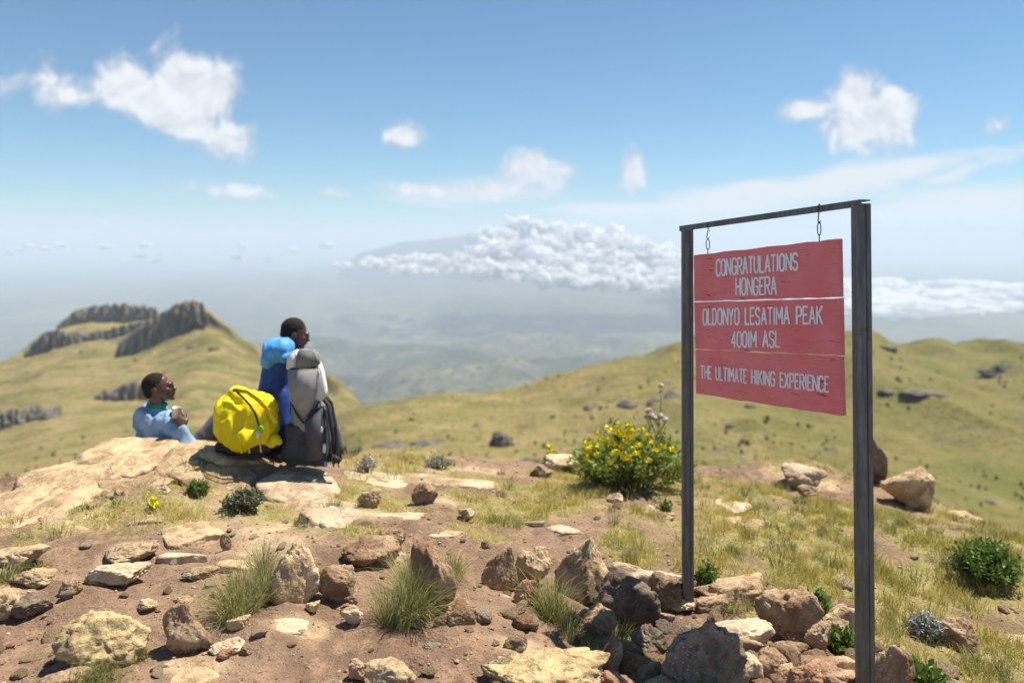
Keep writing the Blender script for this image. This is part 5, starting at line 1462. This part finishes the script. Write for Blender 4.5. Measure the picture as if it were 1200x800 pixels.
link('lower_compartment', sub(remesh([('b', q(363, 518, .10), (24*mm, .10, 24*mm)), ('e', q(345, 528, .10), (18*mm, .12, 17*mm)), ('b', q(373, 505, .07), (11*mm, .07, 28*mm))], .008, 7, 'lower_compartment', .010, 9, 3), gb), dgr, groot)
link('lid', sub(remesh([('b', q(357, 422, .12), (14*mm, .09, 9*mm), Euler((0, R(3), 0)).to_quaternion()), ('e', q(357, 415, .12), (13*mm, .08, 6*mm)), ('e', q(348, 424, .10), (9*mm, .08, 10*mm))], .007, 5, 'lid', .008, 14, 3), gb), gry, groot)
panel('side_panel', [(371,424),(376,436),(380,458),(380,468),(372,470),(364,461),(369,452),(372,440)], Dg2, .10, wh2, groot, gb, -.0)  # sunlit right side of the grey pack, painted as a white panel
panel('side_panel', [(336,417),(346,410),(347,430),(335,434)], Dg2, .08, wh2, groot, gb, .0)
panel('lid_panel', [(348,411),(367,411),(373,429),(346,432)], Dg2, .08, mgr, groot, gb, -.005)
panel('front_panel', [(336,434),(372,431),(371,462),(364,480),(357,492),(350,489),(339,468)], Dg2, .08, gry, groot, gb, -.01)
panel('lower_panel', [(357,495),(377,478),(378,538),(358,542)], Dg2, .08, dg3, groot, gb, -.035)
ribbon('strap', [(340,432,.0),(349,434,-.0),(361,434,.0),(372,428,.01)], Dg2, 1.4, blk, groot, gb)
ribbon('strap', [(350,434,.0),(351,450,-.0),(352,470,-.0),(352,490,.0)], Dg2, 1.2, blk, groot, gb)
ribbon('strap', [(364,412,.0),(371,425,.0)], Dg2, 1.2, blk, groot, gb)
ribbon('strap', [(341,472,.0),(348,486,-.02),(356,496,-.02)], Dg2, 2.0, blk, groot, gb)
ribbon('strap', [(374,470,.0),(366,484,-.02),(357,496,-.02)], Dg2, 2.0, blk, groot, gb)
tube('shoulder_strap', [q(378, 465, .05)-gb, q(385, 475, .0)-gb, q(389, 500, .0)-gb, q(389, 525, .0)-gb, q(385, 540, .02)-gb], .016, blk, groot, 8)
tube('shoulder_strap', [q(380, 462, .12)-gb, q(388, 472, .1)-gb, q(393, 498, .1)-gb, q(394, 520, .1)-gb, q(391, 543, .1)-gb], .014, blk, groot, 8)
ribbon('strap', [(381,480,-.03),(384,500,-.04),(386,520,-.04),(391,547,-.04)], Dg2, 1.8, dgr, groot, gb)
ribbon('strap', [(394,500,.0),(396,520,.0),(397,548,-.02)], Dg2, 1.2, dgr, groot, gb)
tube('hip_belt', [q(384, 538, .05)-gb, q(392, 536, -.02)-gb, q(399, 541, -.02)-gb], .022, blk, groot, 8)
link('buckle', sub(remesh([('e', q(380, 525, -.05), (2*mm, .012, 6*mm))], .004, 1, 'buckle'), gb), wht, groot)
link('buckle', sub(remesh([('e', q(377, 503, -.05), (1.5*mm, .01, 4*mm))], .003, 1, 'buckle'), gb), wht, groot)
link('buckle', sub(remesh([('e', q(382, 544, -.05), (2.4*mm, .012, 3*mm))], .004, 1, 'buckle'), gb), cloth('blue_plastic', (.10, .22, .5), (.15, .3, .6)), groot)

# ------------------------------------------------------------------ air
bm = bmesh.new()
x0_, x1_, y0_, y1_, z0_, z1_ = -135000, 135000, -20000, 138000, -4400, 720
bmesh.ops.create_cube(bm, size=1, matrix=Matrix.Translation(((x0_+x1_)/2, (y0_+y1_)/2, (z0_+z1_)/2))@Matrix.Diagonal((x1_-x0_, y1_-y0_, z1_-z0_, 1)))
hz = bpy.data.materials.new('air'); hz.use_nodes = True; hz.node_tree.nodes.clear()
t = NT(hz.node_tree); pv = t.node('ShaderNodeVolumePrincipled'); mo = t.node('ShaderNodeOutputMaterial')
pv.inputs['Color'].default_value = (.72, .84, 1.0, 1); pv.inputs['Density'].default_value = 6.3e-5; pv.inputs['Anisotropy'].default_value = 0.0
t.l.new(pv.outputs[0], mo.inputs['Volume'])
link('haze', bm_mesh(bm, 'haze'), hz, kind='stuff', label='pale blue haze in the air', category='haze')
